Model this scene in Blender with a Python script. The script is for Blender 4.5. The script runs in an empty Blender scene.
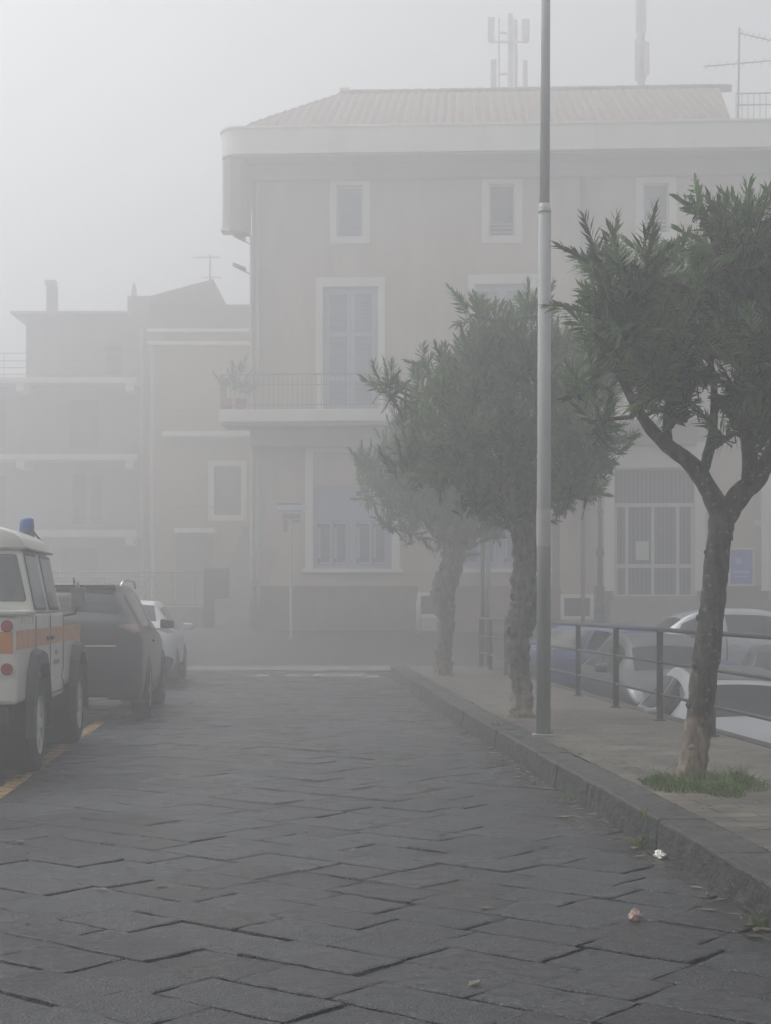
import bpy, bmesh, math, random
from mathutils import Vector, Matrix
R = math.radians
rnd = random.Random(7)
sc = bpy.context.scene
C = sc.collection
F = 1600.0; CX = 385.5; HZ = 605.0; CH = 1.4
FOG_DENSITY = 0.024

def at(px, py, Y):
    return Vector(((px - CX) / F * Y, Y, CH + (HZ - py) / F * Y))

# ------------------------------------------------------------------ materials
def N(nt, t, loc=(0, 0)):
    n = nt.nodes.new(t); n.location = loc; return n

def mat(name, col, rough=0.7, var=0.15, scale=3.0, bump=0.0, bscale=40.0, metal=0.0, col2=None, streak=False, spec=0.5, coat=0.0, stain=None):
    m = bpy.data.materials.new(name); m.use_nodes = True
    nt = m.node_tree; b = nt.nodes['Principled BSDF']
    b.inputs['Roughness'].default_value = rough
    b.inputs['Metallic'].default_value = metal
    b.inputs['Specular IOR Level'].default_value = spec
    if coat: b.inputs['Coat Weight'].default_value = coat; b.inputs['Coat Roughness'].default_value = 0.08
    tc = N(nt, 'ShaderNodeTexCoord'); mp = N(nt, 'ShaderNodeMapping')
    nt.links.new(tc.outputs['Object'], mp.inputs['Vector'])
    if streak: mp.inputs['Scale'].default_value = (1, 1, 0.25)
    no = N(nt, 'ShaderNodeTexNoise'); no.inputs['Scale'].default_value = scale
    no.inputs['Detail'].default_value = 6; no.inputs['Roughness'].default_value = 0.6
    nt.links.new(mp.outputs[0], no.inputs['Vector'])
    cr = N(nt, 'ShaderNodeValToRGB')
    c2 = col2 if col2 else tuple(c * (1 - var) for c in col)
    c1 = tuple(min(1, c * (1 + (0 if col2 else var))) for c in col)
    cr.color_ramp.elements[0].position = 0.32; cr.color_ramp.elements[0].color = (*c2, 1)
    cr.color_ramp.elements[1].position = 0.68; cr.color_ramp.elements[1].color = (*c1, 1)
    nt.links.new(no.outputs['Fac'], cr.inputs['Fac'])
    out = cr.outputs['Color']
    if stain:
        n3 = N(nt, 'ShaderNodeTexNoise'); n3.inputs['Scale'].default_value = 0.6; n3.inputs['Detail'].default_value = 9
        n3.inputs['Roughness'].default_value = 0.7
        nt.links.new(mp.outputs[0], n3.inputs['Vector'])
        r3 = N(nt, 'ShaderNodeValToRGB'); r3.color_ramp.elements[0].position = 0.52; r3.color_ramp.elements[1].position = 0.7
        nt.links.new(n3.outputs['Fac'], r3.inputs['Fac'])
        mx = N(nt, 'ShaderNodeMix'); mx.data_type = 'RGBA'
        nt.links.new(r3.outputs['Color'], mx.inputs['Factor'])
        nt.links.new(out, mx.inputs[6]); mx.inputs[7].default_value = (*stain, 1)
        out = mx.outputs[2]
    nt.links.new(out, b.inputs['Base Color'])
    if bump:
        n2 = N(nt, 'ShaderNodeTexNoise'); n2.inputs['Scale'].default_value = bscale; n2.inputs['Detail'].default_value = 5
        nt.links.new(tc.outputs['Object'], n2.inputs['Vector'])
        bp = N(nt, 'ShaderNodeBump'); bp.inputs['Strength'].default_value = bump; bp.inputs['Distance'].default_value = 0.02
        nt.links.new(n2.outputs['Fac'], bp.inputs['Height']); nt.links.new(bp.outputs[0], b.inputs['Normal'])
    return m

M = {}
M['plaster'] = mat('house_plaster', (0.55, 0.475, 0.395), 0.9, 0.14, 0.7, 0.3, 30, streak=True, stain=(0.38, 0.33, 0.28))
M['plaster_dado'] = mat('dado_plaster', (0.25, 0.20, 0.18), 0.9, 0.2, 1.5, 0.3, 30, stain=(0.33, 0.22, 0.19))
M['plaster_yellow'] = mat('yellow_plaster', (0.37, 0.32, 0.20), 0.9, 0.08, 0.8, 0.2, 30, streak=True, stain=(0.36, 0.31, 0.23))
M['plaster_grey'] = mat('grey_plaster', (0.27, 0.265, 0.25), 0.9, 0.14, 0.8, 0.2, 30, streak=True, stain=(0.19, 0.185, 0.175))
M['trim'] = mat('pale_trim', (0.80, 0.78, 0.71), 0.75, 0.04, 2, 0.1, 30, streak=True, stain=(0.68, 0.66, 0.58))
M['soffit'] = mat('soffit_plaster', (0.42, 0.40, 0.37), 0.9, 0.08, 1.0)
M['shutter'] = mat('pale_blue_shutter', (0.40, 0.45, 0.53), 0.5, 0.06, 2)
M['louvre'] = mat('louvre_blue_grey', (0.24, 0.28, 0.34), 0.5, 0.08, 3)
M['dark_pane'] = mat('window_glass', (0.035, 0.04, 0.045), 0.12, 0.1, 1)
M['white_frame'] = mat('white_frame_paint', (0.62, 0.62, 0.60), 0.45, 0.06, 4)
M['gate_slat'] = mat('gate_slat_metal', (0.10, 0.11, 0.12), 0.5, 0.15, 5)
M['rust_iron'] = mat('dark_iron', (0.045, 0.047, 0.05), 0.5, 0.3, 8, 0.2, 60)
M['iron_grey'] = mat('grey_iron', (0.22, 0.22, 0.21), 0.55, 0.2, 6)
M['galv'] = mat('galvanised_steel', (0.30, 0.312, 0.308), 0.6, 0.16, 4, 0.15, 50, streak=True)
M['galv_foglit'] = mat('foglit_galvanised_steel', (0.42, 0.43, 0.43), 0.6, 0.12, 4, 0.15, 50, streak=True)  # same steel as the lower pole, fog light up high put into the colour
M['sticker'] = mat('faded_sticker', (0.42, 0.42, 0.40), 0.8, 0.08, 12)
M['paper'] = mat('weathered_paper', (0.62, 0.62, 0.58), 0.8, 0.05, 6)
M['concrete'] = mat('concrete', (0.34, 0.33, 0.31), 0.85, 0.12, 2, 0.3, 40, stain=(0.25, 0.25, 0.23))
M['pipe'] = mat('drain_pipe_paint', (0.5, 0.49, 0.46), 0.6, 0.08, 4)
M['brown_door'] = mat('brown_door', (0.17, 0.10, 0.08), 0.6, 0.15, 4)
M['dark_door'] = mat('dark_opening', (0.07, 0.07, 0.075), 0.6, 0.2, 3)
M['blue_sign'] = mat('blue_sign_paint', (0.05, 0.12, 0.36), 0.4, 0.1, 5)
M['poster'] = mat('blue_poster', (0.08, 0.18, 0.52), 0.35, 0.25, 4)
M['tyre'] = mat('tyre_rubber', (0.022, 0.022, 0.023), 0.85, 0.2, 10, 0.3, 80)
M['black_plastic'] = mat('black_plastic', (0.035, 0.036, 0.038), 0.6, 0.15, 8)
M['van_white'] = mat('off_white_paint', (0.66, 0.655, 0.60), 0.35, 0.05, 3, coat=0.4, stain=(0.55, 0.54, 0.48))
M['orange'] = mat('orange_band', (0.56, 0.27, 0.15), 0.5, 0.12, 6, stain=(0.60, 0.42, 0.30))
M['red_lens'] = mat('red_lens', (0.30, 0.02, 0.02), 0.2, 0.1, 8)
M['lamp_lens'] = mat('pale_red_lens', (0.24, 0.15, 0.15), 0.15, 0.3, 30)
M['dark_red'] = mat('dark_red_lens', (0.10, 0.03, 0.035), 0.25, 0.3, 30)
M['clear_lens'] = mat('clear_lens', (0.30, 0.31, 0.32), 0.12, 0.3, 12)
M['amber_lens'] = mat('amber_lens', (0.6, 0.22, 0.03), 0.25, 0.1, 8)
M['blue_lens'] = mat('blue_lens', (0.03, 0.09, 0.30), 0.2, 0.1, 8)
M['chrome'] = mat('chrome', (0.6, 0.6, 0.6), 0.15, 0.03, 5, metal=1)
M['rim'] = mat('alloy_rim', (0.42, 0.42, 0.42), 0.35, 0.08, 8, metal=0.6)
M['rim_white'] = mat('white_steel_rim', (0.60, 0.60, 0.57), 0.5, 0.12, 8)
M['car_glass'] = mat('car_glass', (0.012, 0.014, 0.016), 0.1, 0.05, 1, spec=0.35)
M['cab_glass'] = mat('cab_glass', (0.10, 0.11, 0.11), 0.12, 0.45, 2.5, spec=0.7)
M['black_paint'] = mat('black_car_paint', (0.010, 0.012, 0.015), 0.3, 0.1, 2, coat=0.5, spec=.4)
M['white_paint'] = mat('white_car_paint', (0.66, 0.67, 0.68), 0.35, 0.03, 2, coat=0.2)
M['pale_paint'] = mat('dull_white_car_paint', (0.33, 0.34, 0.36), 0.4, 0.05, 2, coat=0.1)  # white car paint in a darker, greyer tone
M['silver_paint'] = mat('silver_car_paint', (0.42, 0.44, 0.46), 0.28, 0.05, 2, metal=0.4, coat=0.6)
M['blue_paint'] = mat('blue_car_paint', (0.022, 0.05, 0.16), 0.45, 0.05, 2, coat=0.1)
M['grey_paint'] = mat('grey_car_paint', (0.06, 0.068, 0.075), 0.4, 0.05, 2, coat=0.1)
M['dark_paint'] = mat('dark_car_paint', (0.022, 0.028, 0.036), 0.4, 0.05, 2, coat=0.1)
M['plate'] = mat('number_plate', (0.6, 0.6, 0.58), 0.4, 0.05, 6)
M['litter_white'] = mat('crumpled_paper', (0.75, 0.74, 0.68), 0.8, 0.08, 20)
M['litter_pink'] = mat('crumpled_tissue', (0.5, 0.36, 0.32), 0.8, 0.35, 30)
M['pot'] = mat('terracotta', (0.35, 0.16, 0.09), 0.8, 0.1, 6)
M['far_metal'] = mat('mast_metal', (0.62, 0.62, 0.63), 0.6, 0.1, 4)
M['asphalt'] = mat('wet_asphalt', (0.042, 0.043, 0.045), 0.6, 0.25, 1.2, 0.35, 60, stain=(0.03, 0.031, 0.034))

def ramp(nt, src, p0, p1, c0=(0, 0, 0, 1), c1=(1, 1, 1, 1)):
    r = N(nt, 'ShaderNodeValToRGB'); e = r.color_ramp.elements
    e[0].position = p0; e[0].color = c0; e[1].position = p1; e[1].color = c1
    nt.links.new(src, r.inputs['Fac']); return r.outputs['Color']

def basalt_mat():
    m = bpy.data.materials.new('basalt_slabs'); m.use_nodes = True; nt = m.node_tree; b = nt.nodes['Principled BSDF']
    tc = N(nt, 'ShaderNodeTexCoord')
    n1 = N(nt, 'ShaderNodeTexNoise'); n1.inputs['Scale'].default_value = 0.7; n1.inputs['Detail'].default_value = 4
    n2 = N(nt, 'ShaderNodeTexNoise'); n2.inputs['Scale'].default_value = 14; n2.inputs['Detail'].default_value = 8; n2.inputs['Roughness'].default_value = 0.7
    n3 = N(nt, 'ShaderNodeTexVoronoi'); n3.inputs['Scale'].default_value = 95
    for n in (n1, n2, n3): nt.links.new(tc.outputs['Object'], n.inputs['Vector'])
    at_ = N(nt, 'ShaderNodeAttribute'); at_.attribute_name = 'tone'
    col = ramp(nt, n2.outputs['Fac'], 0.36, 0.64, (0.008, 0.009, 0.011, 1), (0.046, 0.049, 0.055, 1))
    mx = N(nt, 'ShaderNodeMix'); mx.data_type = 'RGBA'; mx.blend_type = 'MULTIPLY'; mx.inputs['Factor'].default_value = 1
    nt.links.new(col, mx.inputs[6]); nt.links.new(at_.outputs['Color'], mx.inputs[7])
    # small pale grit specks
    n4 = N(nt, 'ShaderNodeTexNoise'); n4.inputs['Scale'].default_value = 70; n4.inputs['Detail'].default_value = 3
    nt.links.new(tc.outputs['Object'], n4.inputs['Vector'])
    sp = ramp(nt, n4.outputs['Fac'], 0.635, 0.68)
    m2 = N(nt, 'ShaderNodeMix'); m2.data_type = 'RGBA'
    nt.links.new(sp, m2.inputs['Factor']); nt.links.new(mx.outputs[2], m2.inputs[6]); m2.inputs[7].default_value = (0.19, 0.185, 0.18, 1)
    nt.links.new(m2.outputs[2], b.inputs['Base Color'])
    rr = ramp(nt, n1.outputs['Fac'], 0.38, 0.62, (0.16, 0.16, 0.16, 1), (0.42, 0.42, 0.42, 1))
    nt.links.new(rr, b.inputs['Roughness'])
    ad = N(nt, 'ShaderNodeMath'); ad.operation = 'MULTIPLY_ADD'; ad.inputs[1].default_value = 0.35
    nt.links.new(n3.outputs['Distance'], ad.inputs[0]); nt.links.new(n2.outputs['Fac'], ad.inputs[2])
    bp = N(nt, 'ShaderNodeBump'); bp.inputs['Strength'].default_value = 1.0; bp.inputs['Distance'].default_value = 0.02
    nt.links.new(ad.outputs[0], bp.inputs['Height']); nt.links.new(bp.outputs[0], b.inputs['Normal'])
    return m
M['basalt'] = basalt_mat()
M['kerb_stone'] = mat('kerb_basalt', (0.042, 0.042, 0.041), 0.62, 0.35, 5, 0.6, 45, stain=(0.018, 0.022, 0.016))

def paver_mat():
    m = bpy.data.materials.new('sidewalk_pavers'); m.use_nodes = True; nt = m.node_tree; b = nt.nodes['Principled BSDF']
    tc = N(nt, 'ShaderNodeTexCoord'); mp = N(nt, 'ShaderNodeMapping'); mp.inputs['Rotation'].default_value = (0, 0, R(-4))
    nt.links.new(tc.outputs['Object'], mp.inputs['Vector'])
    br = N(nt, 'ShaderNodeTexBrick'); br.inputs['Scale'].default_value = 1
    br.inputs['Brick Width'].default_value = 0.40; br.inputs['Row Height'].default_value = 0.2; br.inputs['Mortar Size'].default_value = 0.011
    br.inputs['Color1'].default_value = (0.17, 0.15, 0.125, 1); br.inputs['Color2'].default_value = (0.12, 0.108, 0.092, 1); br.inputs['Mortar'].default_value = (0.05, 0.046, 0.038, 1)
    nt.links.new(mp.outputs[0], br.inputs['Vector'])
    n1 = N(nt, 'ShaderNodeTexNoise'); n1.inputs['Scale'].default_value = 2.2; n1.inputs['Detail'].default_value = 9; n1.inputs['Roughness'].default_value = 0.65
    nt.links.new(tc.outputs['Object'], n1.inputs['Vector'])
    c = ramp(nt, n1.outputs['Fac'], 0.36, 0.68, (0.42, 0.43, 0.43, 1), (1.2, 1.16, 1.1, 1))
    mx = N(nt, 'ShaderNodeMix'); mx.data_type = 'RGBA'; mx.blend_type = 'MULTIPLY'; mx.inputs['Factor'].default_value = 1
    nt.links.new(br.outputs['Color'], mx.inputs[6]); nt.links.new(c, mx.inputs[7]); nt.links.new(mx.outputs[2], b.inputs['Base Color'])
    b.inputs['Roughness'].default_value = 0.6
    bp = N(nt, 'ShaderNodeBump'); bp.inputs['Strength'].default_value = 0.4; bp.inputs['Distance'].default_value = 0.01
    nt.links.new(n1.outputs['Fac'], bp.inputs['Height']); nt.links.new(bp.outputs[0], b.inputs['Normal'])
    return m
M['paver'] = paver_mat()

def worn_paint(name, col, lo, hi, scale=7):
    m = bpy.data.materials.new(name); m.use_nodes = True; nt = m.node_tree; b = nt.nodes['Principled BSDF']
    tc = N(nt, 'ShaderNodeTexCoord')
    n = N(nt, 'ShaderNodeTexNoise'); n.inputs['Scale'].default_value = scale; n.inputs['Detail'].default_value = 9; n.inputs['Roughness'].default_value = 0.75
    nt.links.new(tc.outputs['Object'], n.inputs['Vector'])
    b.inputs['Base Color'].default_value = (*col, 1); b.inputs['Roughness'].default_value = 0.6
    nt.links.new(ramp(nt, n.outputs['Fac'], lo, hi), b.inputs['Alpha'])
    return m
M['yellow_line'] = worn_paint('worn_yellow_paint', (0.33, 0.21, 0.085), 0.36, 0.56)
M['white_line'] = worn_paint('worn_white_paint', (0.55, 0.55, 0.52), 0.40, 0.62, 4)

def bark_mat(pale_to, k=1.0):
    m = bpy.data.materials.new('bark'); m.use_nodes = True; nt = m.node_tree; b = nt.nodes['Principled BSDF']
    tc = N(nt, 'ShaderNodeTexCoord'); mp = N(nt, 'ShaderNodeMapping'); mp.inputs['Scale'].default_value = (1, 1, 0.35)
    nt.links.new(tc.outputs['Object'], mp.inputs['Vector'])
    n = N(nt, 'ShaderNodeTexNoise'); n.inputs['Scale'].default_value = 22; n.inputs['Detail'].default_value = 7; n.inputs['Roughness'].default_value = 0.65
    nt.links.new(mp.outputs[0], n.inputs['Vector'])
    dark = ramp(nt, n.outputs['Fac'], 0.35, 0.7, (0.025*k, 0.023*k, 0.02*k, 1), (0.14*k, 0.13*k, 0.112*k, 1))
    pale = ramp(nt, n.outputs['Fac'], 0.35, 0.65, (0.10, 0.075, 0.055, 1), (0.36, 0.30, 0.24, 1))
    # peeled pale bark low on the stem, blotchy upper limit
    n2 = N(nt, 'ShaderNodeTexNoise'); n2.inputs['Scale'].default_value = 7; n2.inputs['Detail'].default_value = 4
    nt.links.new(tc.outputs['Object'], n2.inputs['Vector'])
    sx = N(nt, 'ShaderNodeSeparateXYZ'); nt.links.new(tc.outputs['Object'], sx.inputs[0])
    a = N(nt, 'ShaderNodeMath'); a.operation = 'MULTIPLY_ADD'; a.inputs[1].default_value = 0.9; nt.links.new(n2.outputs['Fac'], a.inputs[0]); nt.links.new(sx.outputs['Z'], a.inputs[2])
    f = ramp(nt, a.outputs[0], 0.0, 1.0)
    fr = f.node; fr.color_ramp.elements[0].position = min(.97, pale_to + 0.40); fr.color_ramp.elements[1].position = min(1.0, pale_to + 0.52)
    n5 = N(nt, 'ShaderNodeTexNoise'); n5.inputs['Scale'].default_value = 26; n5.inputs['Detail'].default_value = 3
    nt.links.new(tc.outputs['Object'], n5.inputs['Vector'])
    ml = N(nt, 'ShaderNodeMix'); ml.data_type = 'RGBA'; nt.links.new(ramp(nt, n5.outputs['Fac'], .635, .675), ml.inputs['Factor'])
    nt.links.new(dark, ml.inputs[6]); ml.inputs[7].default_value = (.24, .25, .21, 1); dark = ml.outputs[2]
    mx = N(nt, 'ShaderNodeMix'); mx.data_type = 'RGBA'
    nt.links.new(f, mx.inputs['Factor']); nt.links.new(pale, mx.inputs[6]); nt.links.new(dark, mx.inputs[7])
    nt.links.new(mx.outputs[2], b.inputs['Base Color']); b.inputs['Roughness'].default_value = 0.85
    bp = N(nt, 'ShaderNodeBump'); bp.inputs['Strength'].default_value = 0.9; bp.inputs['Distance'].default_value = 0.02
    nt.links.new(n.outputs['Fac'], bp.inputs['Height']); nt.links.new(bp.outputs[0], b.inputs['Normal'])
    return m

def leaf_mat(name, dark, light):
    m = bpy.data.materials.new(name); m.use_nodes = True; nt = m.node_tree; b = nt.nodes['Principled BSDF']
    a = N(nt, 'ShaderNodeAttribute'); a.attribute_name = 'tone'
    c = ramp(nt, a.outputs['Fac'], 0.0, 1.0, (*dark, 1), (*light, 1))
    nt.links.new(c, b.inputs['Base Color']); b.inputs['Roughness'].default_value = 0.33
    tr = N(nt, 'ShaderNodeBsdfTranslucent'); nt.links.new(c, tr.inputs['Color'])
    ms = N(nt, 'ShaderNodeMixShader'); ms.inputs[0].default_value = 0.30
    out = nt.nodes['Material Output']
    nt.links.new(b.outputs[0], ms.inputs[1]); nt.links.new(tr.outputs[0], ms.inputs[2]); nt.links.new(ms.outputs[0], out.inputs['Surface'])
    return m
M['leaf'] = leaf_mat('oleander_leaf', (0.014, 0.042, 0.014), (0.18, 0.27, 0.115))
M['grass'] = leaf_mat('grass_blade', (0.06, 0.11, 0.025), (0.17, 0.25, 0.07))

def tile_mat():
    m = bpy.data.materials.new('roof_tiles'); m.use_nodes = True; nt = m.node_tree; b = nt.nodes['Principled BSDF']
    tc = N(nt, 'ShaderNodeTexCoord')
    n = N(nt, 'ShaderNodeTexNoise'); n.inputs['Scale'].default_value = 5; n.inputs['Detail'].default_value = 6
    nt.links.new(tc.outputs['Object'], n.inputs['Vector'])
    nt.links.new(ramp(nt, n.outputs['Fac'], 0.3, 0.7, (0.17, 0.125, 0.105, 1), (0.31, 0.24, 0.205, 1)), b.inputs['Base Color'])
    b.inputs['Roughness'].default_value = 0.85
    return m
M['tile'] = tile_mat()

# ------------------------------------------------------------------ mesh builder
class MB:
    def __init__(s): s.v = []; s.f = []; s.t = None
    def box(s, x0, x1, y0, y1, z0, z1):
        i = len(s.v)
        for z in (z0, z1):
            for (x, y) in ((x0, y0), (x1, y0), (x1, y1), (x0, y1)): s.v.append((x, y, z))
        s.f += [(i+3, i+2, i+1, i), (i+4, i+5, i+6, i+7), (i, i+1, i+5, i+4), (i+1, i+2, i+6, i+5), (i+2, i+3, i+7, i+6), (i+3, i, i+4, i+7)]
        return s
    def hexa(s, pts):   # 8 points, bottom ring then top ring
        i = len(s.v); s.v += [tuple(p) for p in pts]
        s.f += [(i+3, i+2, i+1, i), (i+4, i+5, i+6, i+7), (i, i+1, i+5, i+4), (i+1, i+2, i+6, i+5), (i+2, i+3, i+7, i+6), (i+3, i, i+4, i+7)]
        return s
    def quad(s, *p):
        i = len(s.v); s.v += [tuple(q) for q in p]; s.f.append(tuple(range(i, i+len(p)))); return s
    def tube(s, pts, rads, n=8, cap=True, jit=0.0, rg=None):
        pts = [Vector(p) for p in pts]
        if not isinstance(rads, (list, tuple)): rads = [rads] * len(pts)
        base = len(s.v); ref = None
        for k, p in enumerate(pts):
            d = (pts[min(k+1, len(pts)-1)] - pts[max(k-1, 0)]).normalized()
            if ref is None: ref = Vector((0, 1, 0)) if abs(d.y) < 0.9 else Vector((1, 0, 0))
            a = (ref - d * ref.dot(d)).normalized(); bb = d.cross(a); ref = a
            for j in range(n):
                t = 2 * math.pi * j / n
                r = rads[k] * (1 + (jit * (rg or rnd).uniform(-1, 1) if jit else 0))
                s.v.append(tuple(p + (a * math.cos(t) + bb * math.sin(t)) * r))
        for k in range(len(pts) - 1):
            for j in range(n):
                q = base + k * n; s.f.append((q + j, q + (j+1) % n, q + n + (j+1) % n, q + n + j))
        if cap:
            s.f.append(tuple(base + j for j in range(n))[::-1]); e = base + (len(pts)-1) * n
            s.f.append(tuple(e + j for j in range(n)))
        return s
    def prism(s, poly, axis, a0, a1):  # poly in the two other axes
        n = len(poly); i = len(s.v)
        for a in (a0, a1):
            for (p, q) in poly:
                s.v.append({'x': (a, p, q), 'y': (p, a, q), 'z': (p, q, a)}[axis])
        s.f.append(tuple(range(i, i+n))[::-1]); s.f.append(tuple(range(i+n, i+2*n)))
        for j in range(n): s.f.append((i+j, i+(j+1) % n, i+n+(j+1) % n, i+n+j))
        return s
    def disc(s, c, axis, r, a0, a1, n=24):
        cx, cy = c
        return s.prism([(cx + r*math.cos(2*math.pi*k/n), cy + r*math.sin(2*math.pi*k/n)) for k in range(n)], axis, a0, a1)
    def build(s, name, m, parent=None, smooth=False, bevel=0, loc=None, subsurf=0, auto=False):
        me = bpy.data.meshes.new(name); me.from_pydata([tuple(v) for v in s.v], [], s.f)
        bm = bmesh.new(); bm.from_mesh(me)
        if smooth: bmesh.ops.remove_doubles(bm, verts=bm.verts, dist=1e-5)
        bmesh.ops.recalc_face_normals(bm, faces=bm.faces); bm.to_mesh(me); bm.free()
        if s.t is not None:
            assert len(me.vertices) == len(s.t)
            at_ = me.attributes.new('tone', 'FLOAT_COLOR', 'POINT')
            at_.data.foreach_set('color', [c for t in s.t for c in (t, t, t, 1)])
        me.materials.append(m)
        if smooth:
            me.polygons.foreach_set('use_smooth', [True] * len(me.polygons))
        o = bpy.data.objects.new(name, me); C.objects.link(o)
        if parent: o.parent = parent
        if loc is not None: o.location = loc
        if bevel:
            b = o.modifiers.new('bevel', 'BEVEL'); b.width = bevel; b.segments = 2; b.limit_method = 'ANGLE'; b.angle_limit = R(40)
        if subsurf:
            b = o.modifiers.new('sub', 'SUBSURF'); b.levels = subsurf; b.render_levels = subsurf
        return o

def tag(o, label=None, cat=None, group=None, kind=None):
    if label: o['label'] = label
    if cat: o['category'] = cat
    if group: o['group'] = group
    if kind: o['kind'] = kind
    return o
def empty(name, loc=(0, 0, 0), rz=0, label=None, cat=None, group=None):
    o = bpy.data.objects.new(name, None); C.objects.link(o); o.location = loc; o.rotation_euler = (0, 0, rz)
    o.empty_display_size = 0.2
    return tag(o, label, cat, group)
def children(o): return [c for c in bpy.data.objects if c.parent == o]
def copy_tree(o, parent=None):
    c = o.copy(); C.objects.link(c); c.parent = parent
    for ch in children(o): copy_tree(ch, c)
    return c

# ------------------------------------------------------------------ terrain
def lerp_tab(t, x):
    if x <= t[0][0]: return t[0][1]
    for (a, b), (c, d) in zip(t, t[1:]):
        if x <= c:
            k = (x - a) / (c - a); return b + (d - b) * k
    return t[-1][1]
def street(Y): return lerp_tab([(36.3, 0), (37.5, .04), (39.5, .2), (43, .62), (44.5, .74), (46, .77)], Y)
def lot(Y): return lerp_tab([(17, -1.0), (22, -.75), (27, -.45), (32, -.15), (37, .05), (44.5, .74), (46, .77)], Y)
KX0, FX0 = 2.148, 4.056
def kerb_x(Y): return KX0 - .07 * Y + .012 * max(0, min(Y, 33) - 18)
def fence_x(Y): return FX0 - .07 * Y
EDGE = FX0 + .22

def sheared(name, m, us, Ys, zf, kind='structure'):
    b = MB()
    for Y in Ys:
        for u in us:
            b.v.append((u - .07 * Y if abs(u) < 30 else u, Y, zf(u, Y)))
    n = len(us)
    for i in range(len(Ys) - 1):
        for j in range(n - 1):
            b.f.append((i*n+j, i*n+j+1, (i+1)*n+j+1, (i+1)*n+j))
    o = b.build(name, m); o['kind'] = kind; return o
Yg = [-150, -60, -20, -5] + [i * 1.0 for i in range(0, 48)] + [55, 70, 100, 170, 260]
def gz(u, Y):
    if u > EDGE - .01: return lot(Y) - .02
    return street(Y) - .018
sheared('ground', M['asphalt'], [-160, -60, -29, -12, -9, -4, 0, 2.5, EDGE - .02, EDGE, 8, 14, 22, 29, 60, 160], Yg, gz)

# cobbled road: basalt slabs laid at 45 degrees
def cobbles():
    g = random.Random(3); b = MB(); b.t = []
    a = R(-45 + 6); ca, sa = math.cos(a), math.sin(a)
    W, L = 0.33, 0.54
    def P(p, q, z): return (p * ca - q * sa, p * sa + q * ca, z)
    for i in range(-110, 130):
        off = g.uniform(0, L); p = -60 + off
        while p < 60:
            l = L * g.uniform(.7, 1.25); q0 = i * W; q1 = q0 + W
            c = P(p + l/2, q0 + W/2, 0)
            X, Y = c[0], c[1]
            if not (1.0 < Y < 36.0 and -9 < X + .07 * Y < KX0 + .55): p += l; continue
            gap = .0035 + .0045 * g.random() ** 1.4
            tz = g.uniform(-.005, .004); tx = g.uniform(-.008, .008); ty = g.uniform(-.008, .008)
            tone = g.uniform(.62, 1.35)
            cs = [(p+gap, q0+gap), (p+l-gap, q0+gap), (p+l-gap, q1-gap), (p+gap, q1-gap)]
            cs = [(x + g.uniform(-.012, .012), y + g.uniform(-.012, .012)) for x, y in cs]
            ring = []
            near = Y < 16
            ns = (7, 4) if near else (2, 1)
            for k in range(4):
                n = ns[k % 2]; (x0, y0), (x1, y1) = cs[k], cs[(k+1) % 4]
                for t in range(n):
                    w = t / n; j = .009 if (near and t) else 0
                    ring.append((x0 + (x1-x0)*w + g.uniform(-j, j), y0 + (y1-y0)*w + g.uniform(-j, j)))
            mx = p + l/2; my = q0 + W/2; n = len(ring); base = len(b.v)
            for (x, y, zz, ins) in [(x, y, -.022, 0) for x, y in ring] + [(x, y, -.004, 0) for x, y in ring] + [(x, y, 0, 1) for x, y in ring]:
                if ins:
                    dx, dy = mx - x, my - y; dl = math.hypot(dx, dy); k = g.uniform(.010, .02) / dl; x += dx * k; y += dy * k
                z = zz + tz + tx * (x - mx) + ty * (y - my)
                b.v.append(P(x, y, z)); b.t.append(tone)
            b.v.append(P(mx, my, tz + g.uniform(.0, .0015))); b.t.append(tone)
            for k in range(n):
                k2 = (k+1) % n
                b.f.append((base+k, base+k2, base+n+k2, base+n+k)); b.f.append((base+n+k, base+n+k2, base+2*n+k2, base+2*n+k))
                b.f.append((base+2*n+k, base+2*n+k2, base+3*n))
            p += l
    o = b.build('road', M['basalt']); o['kind'] = 'structure'
cobbles()

# cross street strip of pale stone at the junction, and worn paint
b = MB()
xs = [-12 + i * .5 for i in range(29)]
for k, x in enumerate(xs[:-1]):
    x1 = xs[k+1]
    def w(x): return 34.3 + .1 * math.sin(x * 1.3), 36.4 + .12 * math.sin(x * .9 + 1)
    a0, a1 = w(x); c0, c1 = w(x1)
    b.quad((x, a0, .005), (x1, c0, .005), (x1, c1, street(c1) + .012), (x, a1, street(a1) + .012))
o = b.build('junction_strip', mat('pale_worn_strip', (0.17, 0.17, 0.16), 0.7, 0.5, 2.5, 0.3, 30)); o['kind'] = 'structure'
b = MB()
for (px, w_, dy) in ((262, .28, 676), (294, .32, 676), (326, .5, 675.5), (352, .45, 675.5), (372, .3, 677)):
    Y = CH * F / (dy - HZ); X = (px - CX) / F * Y
    b.quad((X - w_/2, Y - .45, .010), (X + w_/2, Y - .45, .010), (X + w_/2, Y + .45, .010), (X - w_/2, Y + .45, .010))
o = b.build('crossing_marking', M['white_line']); o['kind'] = 'structure'
b = MB()
ln = [(11.0, -2.74), (12.0, -2.80), (13.5, -2.92), (15.5, -3.08), (17.9, -3.25), (22, -3.55), (26, -3.85)]
ln = [(1.5, -2.02), (6, -2.36)] + ln
for (Y0, X0), (Y1, X1) in zip(ln, ln[1:]):
    for k in range(6):
        a, c = k/6, (k+1)/6
        b.quad((X0+(X1-X0)*a-.13, Y0+(Y1-Y0)*a, .0085), (X0+(X1-X0)*a, Y0+(Y1-Y0)*a, .0085), (X0+(X1-X0)*c, Y0+(Y1-Y0)*c, .0085), (X0+(X1-X0)*c-.13, Y0+(Y1-Y0)*c, .0085))
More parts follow.
